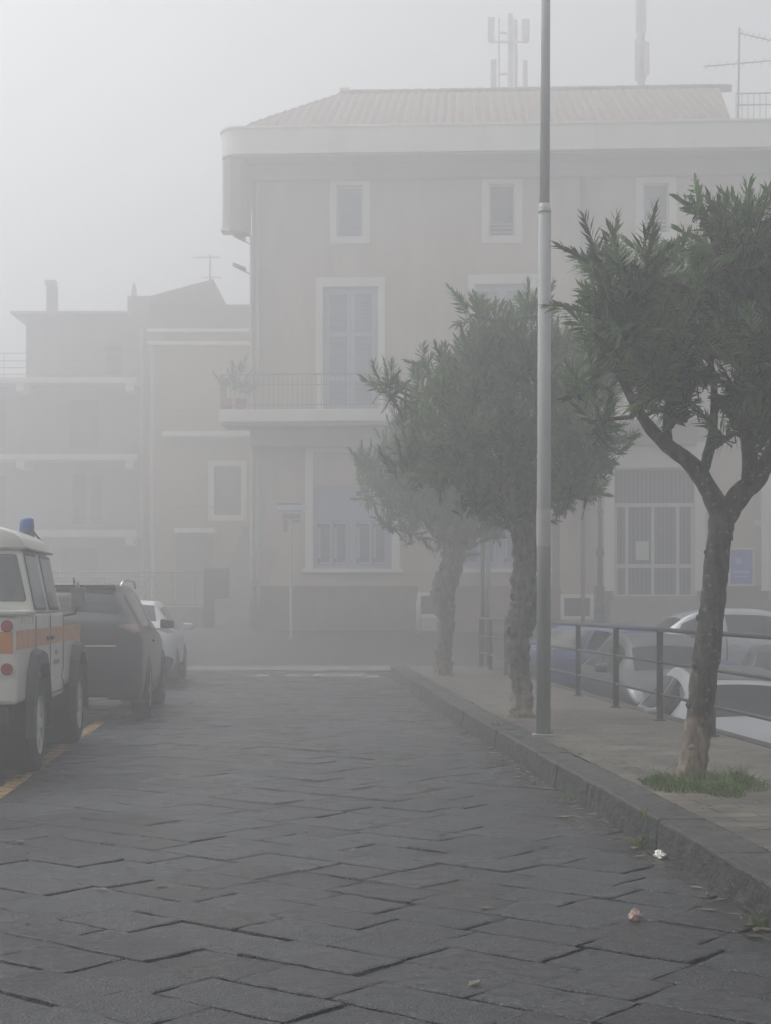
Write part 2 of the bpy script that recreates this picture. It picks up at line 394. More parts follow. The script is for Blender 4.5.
o = b.build('parking_line_marking', M['yellow_line']); o['kind'] = 'structure'

# kerb stones and sidewalk
b = MB(); g = random.Random(5); Y = -2.0; END = 31.6
while Y < END:
    L = g.uniform(.75, 1.2); Y1 = min(Y + L, END)
    j = g.uniform(-.008, .008); h = .19 + g.uniform(-.006, .006); e = .003
    n = 1
    for k in range(n):
        ya, yb = Y + e + (Y1-Y-2*e)*k/n, Y + e + (Y1-Y-2*e)*(k+1)/n
        xa, xb = kerb_x(ya) + j, kerb_x(yb) + j
        b.hexa([(xa, ya, -.05), (xa+.3, ya, -.05), (xb+.3, yb, -.05), (xb, yb, -.05), (xa+.02, ya, h), (xa+.3, ya, h), (xb+.3, yb, h), (xb+.02, yb, h)])
    Y = Y1
# rounded corner and return at the junction
cx, cy = kerb_x(END) + .8, END
prev = None
for k in range(9):
    t = math.pi - k * (math.pi/2) / 8
    o_, i_ = (cx + .8*math.cos(t), cy + .8*math.sin(t)), (cx + .5*math.cos(t), cy + .5*math.sin(t))
    if prev: (po, pi_) = prev; b.hexa([(*po, -.05), (*pi_, -.05), (*i_, -.05), (*o_, -.05), (*po, .19), (*pi_, .19), (*i_, .19), (*o_, .19)])
    prev = (o_, i_)
xe = fence_x(END) + .15
b.box(cx, xe, cy+.5, cy+.8, -.05, .19)
o = b.build('kerb', M['kerb_stone'], bevel=.014); o['kind'] = 'structure'
tx_ = bpy.data.textures.new('kerb_wear', 'CLOUDS'); tx_.noise_scale = .11; tx_.noise_depth = 3
md = o.modifiers.new('sub', 'SUBSURF'); md.subdivision_type = 'SIMPLE'; md.levels = md.render_levels = 4
md = o.modifiers.new('wear', 'DISPLACE'); md.texture = tx_; md.texture_coords = 'GLOBAL'; md.strength = .03; md.mid_level = .5
b = MB()
Ys = [-2 + i*.8 for i in range(43)]; Ys = [y for y in Ys if y < END+.5] + [END + .5]
for y0, y1 in zip(Ys, Ys[1:]):
    a0 = kerb_x(min(y0, END)) + .302; a1 = kerb_x(min(y1, END)) + .302
    f0, f1 = fence_x(y0) + .14, fence_x(y1) + .14
    for k in range(4):
        t0, t1 = k/4, (k+1)/4
        b.quad((a0+(f0-a0)*t0, y0, .186), (a0+(f0-a0)*t1, y0, .186), (a1+(f1-a1)*t1, y1, .186), (a1+(f1-a1)*t0, y1, .186))
o = b.build('sidewalk', M['paver']); o['kind'] = 'structure'
b = MB()
for k in range(40):
    y0, y1 = -2 + k*.86, -2 + (k+1)*.86 - .01
    y1 = min(y1, END + .5)
    if y0 >= y1: break
    x0, x1 = fence_x(y0) + .142, fence_x(y1) + .142
    b.hexa([(x0, y0, -1.2), (x0+.14, y0, -1.2), (x1+.14, y1, -1.2), (x1, y1, -1.2), (x0, y0, .196), (x0+.14, y0, .196), (x1+.14, y1, .196), (x1, y1, .196)])
o = b.build('sidewalk_edge', M['kerb_stone'], bevel=.01); o['kind'] = 'structure'

# ------------------------------------------------------------------ railing
ft = empty('railing', (fence_x(20), 20, .19), 0, 'dark iron railing with three rails between the sidewalk and the sunken car park', 'railing')
def rl(x, y, z): return (x - fence_x(20), y - 20, z - .19)
posts = [4.3, 6.4, 8.5, 10.6, 12.7, 14.8, 16.8, 18.95, 21.3, 23.6, 25.8, 27.9, 29.9, 31.3]
for Y in posts:
    x = fence_x(Y); b = MB()
    b.box(-.034, .034, -.012, .012, 0, .945); b.box(-.06, .06, -.05, .05, 0, .012)
    b.build('post', M['rust_iron'], ft, bevel=.004, loc=rl(x, Y, .188))
for z, r in ((1.14, .024), (.80, .017), (.465, .017)):
    b = MB(); b.tube([rl(fence_x(y), y, z) for y in (4.2, 12, 20, 31.35)], r, 10)
    b.build('rail', M['rust_iron'], ft, smooth=True)

# ------------------------------------------------------------------ lamp pole
p0 = at(543.5, 735, 14.9)
t = empty('lamp_post', (p0.x, p0.y, .186), 0, 'tall slender grey steel lamp post with a white notice, on the kerb between two trees', 'lamp post')
b = MB(); b.tube([(0, 0, 0), (0.003, 0, 2.05), (.01, 0, 4.9)], [.066, .064, .060], 20); b.build('lower_pole', M['galv'], t, smooth=True)
b = MB(); b.tube([(.01, 0, 4.88), (.03, 0, 8.2)], [.047, .038], 20); b.tube([(.01, 0, 4.86), (.01, 0, 4.95)], [.063, .05], 20); b.build('upper_pole', M['galv_foglit'], t, smooth=True)
b = MB(); b.tube([(.03, 0, 8.15), (-.1, -.0, 8.6), (-.6, 0, 8.9), (-1.1, 0, 8.95)], [.035, .033, .03, .03], 12); b.build('arm', M['galv'], t, smooth=True)
b = MB(); b.box(-1.7, -1.05, -.13, .13, 8.89, 9.0); b.build('lamp_head', M['iron_grey'], t, bevel=.04)
b = MB(); b.tube([(.001, 0, 1.76), (.001, 0, 2.1)], [.0665, .0665], 20, cap=False); b.build('notice', M['sticker'], t, smooth=True)
b = MB(); b.box(-.1, .1, -.1, .1, 0, .014); b.build('base_plate', M['galv'], t, bevel=.004)

# ------------------------------------------------------------------ trees
def leaf(b, base, d, side, L, W, tone, droop):
    nrm = d.cross(side)
    m1 = base + d * (L*.45) - Vector((0, 0, droop*.3)); tip = base + d * L - Vector((0, 0, droop))
    i = len(b.v)
    b.v += [tuple(base), tuple(m1 + side*W*.5 + nrm*W*.12), tuple(m1), tuple(m1 - side*W*.5 + nrm*W*.12), tuple(tip)]
    b.f += [(i, i+1, i+2), (i, i+2, i+3), (i+1, i+4, i+2), (i+2, i+4, i+3)]
    b.t += [tone] * 5

def crown(b, tw, blobs, base, seed, dens, limbs_pts, leafL=.15):
    g = random.Random(seed)
    def rv():
        while True:
            v = Vector((g.uniform(-1, 1), g.uniform(-1, 1), g.uniform(-1, 1)))
            if .05 < v.length < 1: return v.normalized()
    for (c, r) in blobs:
        n = int(dens * r * r)
        clump = g.uniform(-.15, .2)
        for _ in range(n):
            dr = rv()
            rad = r * (g.random() ** .45) * g.uniform(.75, 1.08)
            p = c + dr * rad
            sd = (dr * .72 + Vector((0, 0, .68)) + rv() * .42).normalized()
            SL = g.uniform(.16, .34) * (1.25 if sd.z > .75 and g.random() < .35 else 1)
            a = p - sd * SL * .4; e = a + sd * SL
            pv = sd.orthogonal().normalized(); qv = sd.cross(pv)
            sag = Vector((0, 0, -.02)) if sd.z < .3 else Vector((0, 0, 0))
            tw.tube([a - sd * g.uniform(.03, .12) + rv() * .03, a, e + sag], [.006, .0045, .002], 4, cap=False)
            nl = int(SL / .0125) + 7; ph = g.random() * 6.28
            shtone = min(1, max(0, g.gauss(.42 + clump, .26)))
            for k in range(nl):
                w = k / (nl - 1)
                ph += 2.1 + g.uniform(-.2, .2)
                out = pv * math.cos(ph) + qv * math.sin(ph)
                opening = 1.0 - .62 * w + g.uniform(-.15, .15)
                d = (sd * math.cos(opening) + out * math.sin(opening)).normalized()
                side = d.cross(out).normalized() if d.cross(out).length > .01 else pv
                side = (side + rv() * .25).normalized()
                side = (side - d * side.dot(d)).normalized()
                L = leafL * g.uniform(.65, 1.15) * (1 - .35 * w * w)
                leaf(b, a + (e - a) * w, d, side, L, L * .215, min(1, max(0, shtone + g.uniform(-.18, .18) + .18 * w)), g.uniform(0, .03) * (1.3 - sd.z))

def tree(Y, trunk, limbs, blobs_px, label, seed, dens, pale, zb=.186, knob=0.06, barkk=1.0):
    s = Y / F
    base = at(trunk[0][0], trunk[0][1], Y); base.z = zb
    t = empty('oleander_tree', base, 0, label, 'tree', 'oleander trees along the kerb')
    g = random.Random(seed)
    bark = bark_mat(pale, barkk)
    def loc(px, py, dy=0): return at(px, py, Y) + Vector((0, dy, 0)) - base
    def smooth_path(P, sub=6):
        V = [(loc(*p[:2], p[3] if len(p) > 3 else 0), p[2] * s) for p in P]; out = []
        for i in range(len(V) - 1):
            p0, p1, p2, p3 = V[max(i-1, 0)], V[i], V[i+1], V[min(i+2, len(V)-1)]
            for k in range(sub):
                u = k / sub
                q = .5 * ((2*p1[0]) + (p2[0]-p0[0])*u + (2*p0[0]-5*p1[0]+4*p2[0]-p3[0])*u*u + (3*p1[0]-p0[0]-3*p2[0]+p3[0])*u**3)
                out.append((q, p1[1] + (p2[1]-p1[1])*u))
        out.append(V[-1]); return out
    b = MB()
    sp = smooth_path(trunk, 8)
    sp[0] = (sp[0][0] - Vector((0, 0, .04)), sp[0][1] * 1.25)
    b.tube([p for p, r in sp], [r * (1 + g.uniform(-knob, knob)) for p, r in sp], 18, jit=knob, rg=g)
    for _ in range(26):   # knots and cut stubs
        i = g.randrange(2, len(sp) - 1); p, r = sp[i]; a = g.uniform(0, 6.28)
        d = Vector((math.cos(a), math.sin(a), .3))
        b.tube([p + d*r*.55, p + d*r*.95, p + d*r*1.12], [r*.35, r*.28, r*.12], 7, jit=.15, rg=g)
    o = b.build('trunk', bark, t, smooth=True)
    lb = MB()
    for L in limbs:
        q = smooth_path(L, 6)
        lb.tube([p for p, r in q], [r * (1 + g.uniform(-knob, knob)) for p, r in q], 12, jit=knob * .7, rg=g)
    blobs = []
    for (px, py, r) in blobs_px:
        for k in range(2 if r > 30 else 1):
            dy = g.uniform(-.85, .85) if r < 55 else g.uniform(-.6, .6)
            if k: dy = -dy
            c = loc(px + g.uniform(-6, 6), py, dy); blobs.append((c, r * s))
            # a sub-branch feeding each clump
            st = min((p for L in limbs for p, r_ in smooth_path(L, 3)), key=lambda p: (p - c).length)
            mid = (st + c) * .5 + Vector((g.uniform(-.1, .1), g.uniform(-.1, .1), -.08))
            lb.tube([st, mid, c, c + (c - mid) * .2], [.028, .02, .012, .005], 7, jit=.08, rg=g)
    lb.build('branch', bark, t, smooth=True)
    b = MB(); b.t = []; tw = MB()
    crown(b, tw, blobs, base, seed, dens, None)
    b.build('crown', M['leaf'], t)
    tw.build('twigs', bark, t, smooth=True)
    return t

tree(11.06,
     [(690, 783, 15), (697, 735, 13.5), (706, 660, 13), (713, 600, 13), (718, 550, 12), (723, 512, 12)],
     [[(721, 540, 11.5), (721, 518, 12), (710, 492, 10), (692, 465, 8.5), (668, 446, 7.5), (648, 425, 6), (630, 395, 4.5), (612, 360, 3)],
      [(700, 478, 6), (712, 455, 5.5, .15), (722, 420, 4.5, .3), (725, 370, 3.5, .4), (715, 300, 2, .5)],
      [(719, 545, 11), (724, 520, 11.5), (742, 492, 11), (757, 480, 9), (772, 450, 7.5), (785, 420, 6), (800, 370, 4.5), (815, 310, 3)],
      [(748, 486, 7), (742, 455, 6.5, -.2), (734, 420, 5.5, -.3), (742, 370, 4, -.35), (735, 300, 2.5, -.4)],
      [(668, 446, 5), (672, 415, 4.5, .2), (680, 380, 4, .4), (672, 320, 2.5, .45)],
      [(765, 465, 5), (790, 462, 5, .3), (830, 430, 4, .4), (860, 380, 3, .4)]],
     [(588, 318, 26), (600, 275, 22), (612, 345, 42), (585, 372, 22), (625, 290, 38), (650, 258, 16), (664, 285, 40), (672, 345, 55), (720, 262, 36), (733, 232, 18), (706, 245, 20), (735, 312, 54), (745, 370, 48),
      (800, 275, 44), (815, 330, 60), (630, 388, 28), (690, 398, 30), (780, 405, 34), (865, 330, 50), (850, 285, 36), (676, 232, 12), (764, 228, 17), (770, 270, 36), (830, 400, 34), (605, 408, 18), (710, 440, 15), (760, 440, 16)],
     'oleander tree with leaning trunk and big crown, growing from grass nearest the viewer', 11, 330, .40)
tree(17.4,
     [(521, 716, 12), (522, 690, 10.5), (518, 650, 11), (521, 620, 14), (526, 600, 15), (524, 580, 13), (527, 550, 14.5), (523, 520, 15)],
     [[(523, 522, 12), (505, 490, 9), (480, 450, 7), (455, 420, 5), (430, 395, 3)],
      [(526, 522, 12), (548, 490, 9), (575, 460, 6), (600, 445, 4)],
      [(524, 520, 10), (522, 470, 8, .2), (515, 400, 6, .3), (500, 330, 3, .3)],
      [(526, 520, 9), (540, 460, 7, -.3), (550, 390, 5, -.4), (545, 320, 3, -.4)],
      [(500, 485, 6), (470, 480, 5, .3), (440, 460, 4, .4)]],
     [(478, 325, 18), (500, 340, 28), (468, 345, 24), (440, 362, 14), (535, 310, 22), (440, 395, 24), (480, 385, 42), (530, 370, 42), (565, 345, 30), (580, 390, 34), (396, 396, 13), (415, 415, 20), (415, 372, 15), (420, 440, 28), (405, 468, 22),
      (460, 435, 42), (520, 435, 52), (575, 435, 40), (605, 455, 24), (440, 465, 28), (500, 480, 38), (555, 480, 34), (595, 485, 20), (525, 500, 24), (474, 308, 9), (502, 306, 10), (545, 300, 10), (500, 515, 22), (468, 503, 22), (378, 388, 10), (392, 380, 10), (432, 350, 12)],
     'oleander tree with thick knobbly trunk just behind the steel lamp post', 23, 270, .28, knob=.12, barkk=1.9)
tree(27.6,
     [(443, 677, 10), (444, 650, 8), (446, 620, 8.5), (443, 592, 12), (451, 568, 11), (455, 545, 12)],
     [[(455, 547, 10), (430, 520, 7), (405, 490, 5), (385, 470, 3)],
      [(455, 547, 10), (475, 515, 7), (490, 480, 5)],
      [(455, 547, 9), (450, 500, 7, .3), (440, 450, 5, .4), (425, 420, 3, .4)]],
     [(372, 462, 16), (392, 455, 24), (380, 490, 18), (425, 440, 34), (405, 485, 32), (445, 475, 40), (420, 515, 26), (455, 515, 30), (480, 490, 34), (495, 520, 22), (470, 440, 30), (400, 425, 14), (395, 518, 14), (440, 532, 24), (470, 540, 18), (410, 528, 15), (360, 462, 13), (385, 445, 18)],
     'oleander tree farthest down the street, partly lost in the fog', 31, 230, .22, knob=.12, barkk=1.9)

# grass round the first tree and weeds along the kerb
def grass(name, spots, label, n, h, seed):
    g = random.Random(seed); b = MB(); b.t = []
    for _ in range(n):
        (cx, cy, z, rx, ry) = g.choice(spots)
        a = g.uniform(0, 6.28); r = g.random() ** .9
        p = Vector((cx + math.cos(a)*rx*r, cy + math.sin(a)*ry*r, z))
        hh = h * g.uniform(.25, 1) * (1.25 - .8*r) * (2.0 if g.random() < .06 else 1); w = .0035; d = Vector((g.uniform(-1, 1), g.uniform(-1, 1), 0)) * hh * .95
        s = Vector((g.uniform(-1, 1), g.uniform(-1, 1), 0)).normalized() * w; tn = g.random()
        i = len(b.v)
        b.v += [tuple(p - s), tuple(p + s), tuple(p + s*.8 + d*.35 + Vector((0, 0, hh*.6))), tuple(p - s*.8 + d*.35 + Vector((0, 0, hh*.6))), tuple(p + d + Vector((0, 0, hh*.95)))]
        b.f += [(i, i+1, i+2, i+3), (i+3, i+2, i+4)]; b.t += [tn]*5
    o = b.build(name, M['grass']); tag(o, label, 'grass', kind='stuff')
b1 = at(690, 783, 11.06)
grass('grass', [(b1.x + .03, 10.95, .186, .42, .5), (b1.x - .12, 10.55, .186, .24, .3), (b1.x + .22, 10.75, .186, .25, .4), (b1.x, 11.1, .186, .16, .2), (b1.x + .08, 10.35, .186, .14, .3), (b1.x-.27, 10.8, .186, .1, .15), (b1.x+.3, 11.0, .186, .14, .12)], 'short green grass around the foot of the nearest tree', 5200, .085, 4)
weeds = [(kerb_x(y) - .02, y, 0, .05, .12) for y in (6.2, 6.6, 7.0, 9.3, 11.5)] + [(kerb_x(9.35) + .02, 9.35, .15, .04, .12), (kerb_x(16) + .1, 16, .186, .1, .1), (1.5, 14.9, .186, .1, .1), (1.45, 17.2, .186, .2, .15), (1, 27.4, .186, .25, .2)]
grass('weeds', weeds, 'small green weeds growing along the dark kerb', 520, .075, 9)
b = MB(); b.quad(*[(b1.x+.05+(.38+.07*math.sin(k*2.3))*math.cos(k*math.pi/8), 10.9+(.42+.08*math.sin(k*1.7))*math.sin(k*math.pi/8), .191) for k in range(16)])
o = b.build('tree_pit_soil', mat('soil', (0.05, 0.042, 0.03), .95, .4, 14, .5, 40)); o['kind'] = 'structure'

def debris():
    g = random.Random(77); b = MB(); b.t = []
    for _ in range(850):
        Y = g.uniform(5.5, 24); side = g.random()
        if side < .6: x = kerb_x(Y) - abs(g.gauss(0, .09)) - .01; z = .006
        elif side < .85: x = kerb_x(Y) + .3 + abs(g.gauss(0, .25)); z = .192
        else: x = g.uniform(-2.3, kerb_x(Y)); z = .006
        a = g.uniform(0, 6.28); L = g.choice((.012, .02, .05)) * g.uniform(.6, 1.2); W = L * g.uniform(.25, .6)
        d = Vector((math.cos(a), math.sin(a), 0)); e = Vector((-d.y, d.x, 0)); p = Vector((x, Y, z))
        i = len(b.v)
        b.v += [tuple(p - d*L), tuple(p + e*W + Vector((0, 0, g.uniform(0, .006)))), tuple(p + d*L + Vector((0, 0, g.uniform(0, .01)))), tuple(p - e*W + Vector((0, 0, g.uniform(0, .006))))]
        b.f.append((i, i+1, i+2, i+3)); b.t += [g.random()] * 4
    o = b.build('fallen_leaves', leaf_mat('dry_leaf', (.07, .05, .03), (.30, .26, .19))); tag(o, 'tiny fallen leaves and grit scattered along the kerb', 'debris', kind='stuff')
debris()
def crumple(name, X, Y, z, sx, sy, sz, m, label, seed):
    g = random.Random(seed); bm = bmesh.new(); bmesh.ops.create_icosphere(bm, subdivisions=3, radius=1)
    for v in bm.verts:
        k = g.uniform(.7, 1.15); v.co = Vector((v.co.x*sx*k, v.co.y*sy*k, max(0, v.co.z*.8 + .5)*sz*g.uniform(.6, 1.2)))
    me = bpy.data.meshes.new(name); bm.to_mesh(me); bm.free(); me.materials.append(m)
    o = bpy.data.objects.new(name, me); C.objects.link(o); o.location = (X, Y, z); o.rotation_euler.z = g.uniform(0, 3); tag(o, label, 'litter'); return o
crumple('paper_scrap', at(660, 858, 8.85).x, 8.85, .002, .062, .035, .03, M['litter_white'], 'white crumpled paper lying at the foot of the kerb', 1)
crumple('crumpled_tissue', at(635, 921, 7.1).x, 7.1, .002, .03, .028, .04, M['litter_pink'], 'small pinkish crumpled tissue on the road slabs', 2)

# ------------------------------------------------------------------ vehicles
def cr(p0, p1, p2, p3, t):
    return .5 * ((2*p1) + (p2-p0)*t + (2*p0-5*p1+4*p2-p3)*t*t + (3*p1-p0-3*p2+p3)*t**3)
class Body:
    def __init__(s, st):
        s.r = []
        for (y, w, zb, belt, zr, wr) in st:
            s.r.append([Vector(p) for p in ((0, y, zb), (.8*w, y, zb), (.965*w, y, zb+.09), (w, y, zb+(belt-zb)*.55), (.965*w, y, belt), (wr, y, zr-.06*min(1, (zr-belt)*3)), (wr*.72, y, zr), (0, y, zr+.02))])
        s.n = len(st); s.m = 8
    def S(s, a, b):
        a = min(max(a, 0), s.n-1-1e-6); b = min(max(b, 0), s.m-1-1e-6)
        i, u = int(a), a-int(a); j, v = int(b), b-int(b)
        def row(k):
            k = min(max(k, 0), s.n-1); q = s.r[k]
            g = lambda t: q[t] if 0 <= t < s.m else Vector((-q[1 if t < 0 else s.m-2].x, q[0].y, q[1 if t < 0 else s.m-2].z))
            return cr(g(j-1), g(j), g(j+1), g(j+2), v)
        return cr(row(i-1), row(i), row(i+1), row(i+2), u)
    def Nn(s, a, b):
        e = .02
        da = s.S(a+e, b)-s.S(a-e, b); db = s.S(a, b+e)-s.S(a, b-e); n = da.cross(db)
        if n.length < 1e-9: return Vector((0, 0, 1))
        n.normalize(); c = s.S(a, b) - Vector((0, s.S(a, b).y, .75))
        y0, y1 = s.r[0][0].y, s.r[-1][0].y
        c.y = (s.S(a, b).y - (y0+y1)/2) * .25
        return n if n.dot(c) > 0 else -n
    def mesh(s, ra=6, rb=4):
        b = MB(); na = (s.n-1)*ra+1; nb = (s.m-1)*rb+1
        for sg in (1, -1):
            base = len(b.v)
            for i in range(na):
                for j in range(nb):
                    p = s.S(i/ra, j/rb); b.v.append((sg*p.x, p.y, p.z))
            for i in range(na-1):
                for j in range(nb-1):
                    q = base+i*nb+j; b.f.append((q, q+1, q+nb+1, q+nb))
            b.f.append(tuple(base+j for j in range(nb))); b.f.append(tuple(base+(na-1)*nb+j for j in range(nb)))
        return b
    def patch(s, q, off=.006, n=10, mb=None, both=True, sides=(1, -1)):
        # q: four (a,b) corners
        mb = mb or MB()
        for sg in sides if both else (1,):
            for o_ in (off,):
                base = len(mb.v)
                for i in range(n+1):
                    for j in range(n+1):
                        u, v = i/n, j/n
                        a = (q[0][0]*(1-u)+q[1][0]*u)*(1-v)+(q[3][0]*(1-u)+q[2][0]*u)*v
                        bb = (q[0][1]*(1-u)+q[1][1]*u)*(1-v)+(q[3][1]*(1-u)+q[2][1]*u)*v
                        p = s.S(a, bb)+s.Nn(a, bb)*o_; mb.v.append((sg*p.x, p.y, p.z))
                for i in range(n):
                    for j in range(n):
                        k = base+i*(n+1)+j; mb.f.append((k, k+1, k+n+2, k+n+1))
        return mb

def wheel(parent, x, y, r, w, rimm, sg, spokes=5):
    prof = [(-.5, .62), (-.5, .9), (-.42, .97), (-.25, 1.0), (.25, 1.0), (.42, .97), (.5, .9), (.5, .62)]
    b = MB(); n = 32
    for k in range(n):
        t = 2*math.pi*k/n
        for (a, q) in prof: b.v.append((a*w, q*r*math.cos(t), q*r*math.sin(t)))
    m = len(prof)
    for k in range(n):
        for j in range(m-1):
            b.f.append((k*m+j, k*m+j+1, ((k+1) % n)*m+j+1, ((k+1) % n)*m+j))
    wh = empty('wheel', (x, y, r)); wh.parent = parent
    b.build('tyre', M['tyre'], wh, smooth=True)
    b = MB(); X = sg*w*.5
    b.disc((0, 0), 'x', r*.62, -w*.3, X*.30, 28)
    rb = MB(); rb.tube([(X*.92, 0, 0), (X*.5, 0, 0)], [r*.65, r*.58], 28, cap=False)
    for k in range(28):
        pass
    # outer lip
    for k in range(28):
        t0, t1 = 2*math.pi*k/28, 2*math.pi*(k+1)/28
        rb.quad((X*.96, r*.66*math.cos(t0), r*.66*math.sin(t0)), (X*.96, r*.66*math.cos(t1), r*.66*math.sin(t1)), (X*.88, r*.56*math.cos(t1), r*.56*math.sin(t1)), (X*.88, r*.56*math.cos(t0), r*.56*math.sin(t0)))
    for k in range(spokes):
        t = 2*math.pi*k/spokes
        d = Vector((0, math.cos(t), math.sin(t))); e = Vector((0, -math.sin(t), math.cos(t)))
        i0, i1 = d*r*.08, d*r*.6
        wv = r*.09
        pts = []
        for xx in (X*.55, X*.85):
            pts += [Vector((xx, 0, 0))+i0-e*wv, Vector((xx, 0, 0))+i0+e*wv, Vector((xx, 0, 0))+i1+e*wv*1.2, Vector((xx, 0, 0))+i1-e*wv*1.2]
        rb.hexa(pts)
    rb.disc((0, 0), 'x', r*.16, X*.5, X*.9, 16)
    rb.build('rim', rimm, wh)
    b.build('brake_disc', M['black_plastic'], wh)
    return wh

def car(name, loc, rz, st, paint, label, cat, wy, wr=.33, group=None, cab=(2, 3, 6, 7), kindy='suv', plate=True, lamps=True):
    t = empty(name, loc, rz, label, cat, group)
    B = Body(st); o = B.mesh().build('body', paint, t, smooth=True)
    r0, r1, f1, f0 = cab   # station indices: rear glass bottom/top, windscreen top/bottom
    g = B.patch([(r0+.12, 5.35), (r1-.12, 5.35), (r1-.12, 7), (r0+.12, 7)]); g.build('rear_window', M['car_glass'], t, smooth=True)
    g = B.patch([(f1+.08, 5.3), (f0-.1, 5.3), (f0-.1, 7), (f1+.08, 7)]); g.build('windscreen', M['car_glass'], t, smooth=True)
    mid = (r1+f1)/2
    for sg in (1, -1):
        B.patch([(r1-.35, 4.12), (mid-.06, 4.12), (mid-.06, 4.88), (r1+.0, 4.85)], sides=(sg,)).build('side_window', M['car_glass'], t, smooth=True)
        B.patch([(mid+.06, 4.12), (f0-.55, 4.12), (f1+.1, 4.86), (mid+.06, 4.88)], sides=(sg,)).build('side_window', M['car_glass'], t, smooth=True)
        # sill moulding and door gaps
        g = B.patch([(r1, 1.9), (f1+.2, 1.9), (f1+.2, 2.35), (r1, 2.35)], off=.01, sides=(sg,)); g.build('side_moulding', M['black_plastic'], t, smooth=True)
        for a_ in (mid-.02, f1+.45):
            B.patch([(a_, 2.3), (a_+.04, 2.3), (a_+.04, 4.1), (a_, 4.1)], off=.003, n=6, sides=(sg,)).build('door_gap', M['black_plastic'], t, smooth=True)
        hb = MB(); p = B.S(mid-.25, 3.75); hb.box(min(sg*p.x, sg*(p.x+.03)), max(sg*p.x, sg*(p.x+.03)), p.y-.09, p.y+.09, p.z-.015, p.z+.015)
        hb.build('door_handle', paint, t, bevel=.01)
        p = B.S(f0-.75, 4.15)
        mbm = MB(); x0, x1 = sg*(p.x+.06), sg*(p.x+.25)
        mbm.hexa([(x0, p.y-.04, p.z), (x1, p.y-.02, p.z+.01), (x1, p.y+.06, p.z+.01), (x0, p.y+.1, p.z), (x0, p.y-.04, p.z+.14), (x1, p.y-.02, p.z+.12), (x1, p.y+.05, p.z+.12), (x0, p.y+.08, p.z+.14)])
        mbm.build('side_mirror', paint, t, bevel=.03)
        B.patch([(1.0, 4.25), (2.0, 3.95), (2.0, 4.35), (1.15, 5.5)], off=.008, sides=(sg,)).build('tail_light', M['lamp_lens'], t, smooth=True)
        B.patch([(B.n-2.9, 3.9), (B.n-1.75, 3.7), (B.n-1.7, 4.3), (B.n-2.75, 4.6)], off=.008, sides=(sg,)).build('headlight', M['clear_lens'], t, smooth=True)
    # bumper plastics
    for sg in (1, -1):
        B.patch([(0, 0.8), (1.6, 1.4), (1.6, 2.5), (0, 2.6)], off=.008, sides=(sg,)).build('rear_bumper', M['black_plastic'], t, smooth=True)
        B.patch([(B.n-1, 0.8), (B.n-2.4, 1.4), (B.n-2.4, 2.5), (B.n-1, 2.6)], off=.008, sides=(sg,)).build('front_bumper', M['black_plastic'], t, smooth=True)
    W = st[len(st)//2][1]
    for y in wy:
        for sg in (1, -1):
            a = MB(); rr = wr*1.17
            arc = [(y+rr*math.cos(k*math.pi/14), wr+rr*math.sin(k*math.pi/14)) for k in range(15)]
            arc = [(y+rr, wr-.14)] + arc + [(y-rr, wr-.14)]
            a.prism(arc, 'x', sg*(W-.3), sg*(W+.006)); a.build('wheel_arch', M['black_plastic'], t)
            wheel(t, sg*(W-.09), y, wr, .22, M['rim'], sg)
    if plate:
        y0 = st[0][0]; z = (st[0][2] + st[0][4]) / 2 + .06
        pb = MB(); pb.box(-.26, .26, y0-.035, y0-.02, z-.055, z+.055); pl = pb.build('number_plate', M['plate'], t)
        for sg in (1, -1):
            pb = MB(); pb.box(sg*.235-.02, sg*.235+.02, y0-.038, y0-.034, z-.05, z+.05); pb.build('blue_band', M['blue_sign'], pl)
        y1 = st[-1][0]
        pb = MB(); pb.box(-.26, .26, y1+.02, y1+.035, z-.055-.1, z-.055); pb.build('number_plate', M['plate'], t)
    return t, B

SUV = [(0, .78, .42, .90, .99, .60), (.04, .87, .34, 1.02, 1.13, .68), (.16, .915, .28, 1.08, 1.27, .68), (.60, .925, .24, 1.09, 1.61, .60), (1.4, .925, .22, 1.06, 1.655, .62), (2.3, .925, .22, 1.03, 1.64, .62), (2.8, .925, .22, 1.02, 1.50, .61), (3.4, .915, .24, 1.0, 1.08, .66), (4.1, .88, .27, .9, .95, .6), (4.42, .80, .34, .72, .78, .5), (4.5, .62, .45, .6, .64, .4)]
HATCH = [(0, .70, .38, .78, .86, .5), (.05, .80, .32, .88, .98, .58), (.2, .86, .26, .93, 1.10, .60), (.75, .875, .22, .93, 1.42, .53), (1.4, .875, .2, .92, 1.47, .55), (2.1, .875, .2, .9, 1.44, .55), (2.5, .87, .2, .89, 1.32, .54), (3.1, .86, .22, .87, .95, .6), (3.7, .82, .25, .78, .83, .55), (3.98, .74, .3, .62, .68, .45), (4.05, .56, .4, .52, .56, .35)]
t, B = car('parked_suv', (-3.80, 18.95, 0), R(4.15), SUV, M['black_paint'], 'black SUV parked on the left behind the white pickup', 'car', (.85, 3.52), .355)
for sg in (1, -1):
    b = MB(); b.tube([(sg*.60, .62, 1.62), (sg*.615, .8, 1.695), (sg*.63, 1.4, 1.715), (sg*.63, 2.2, 1.705), (sg*.615, 2.55, 1.63)], .017, 8); b.build('roof_rail', M['chrome'], t, smooth=True)
b = MB(); B.patch([(.35, 4.35), (.42, 4.8), (.42, 7), (.35, 7)], off=.012, mb=b); b.build('light_strip', M['dark_red'], t, smooth=True)
b = MB(); b.box(-.55, .60, -.012, .003, .905, .925); b.build('trim_strip', M['chrome'], t)
b = MB(); b.box(-.62, .62, -.022, -.006, .52, .575); b.build('bumper_reflector', M['dark_red'], t)
b = MB(); b.box(-.5, .5, .0, .09, .26, .30); b.build('skid_plate', M['rim'], t, bevel=.01)
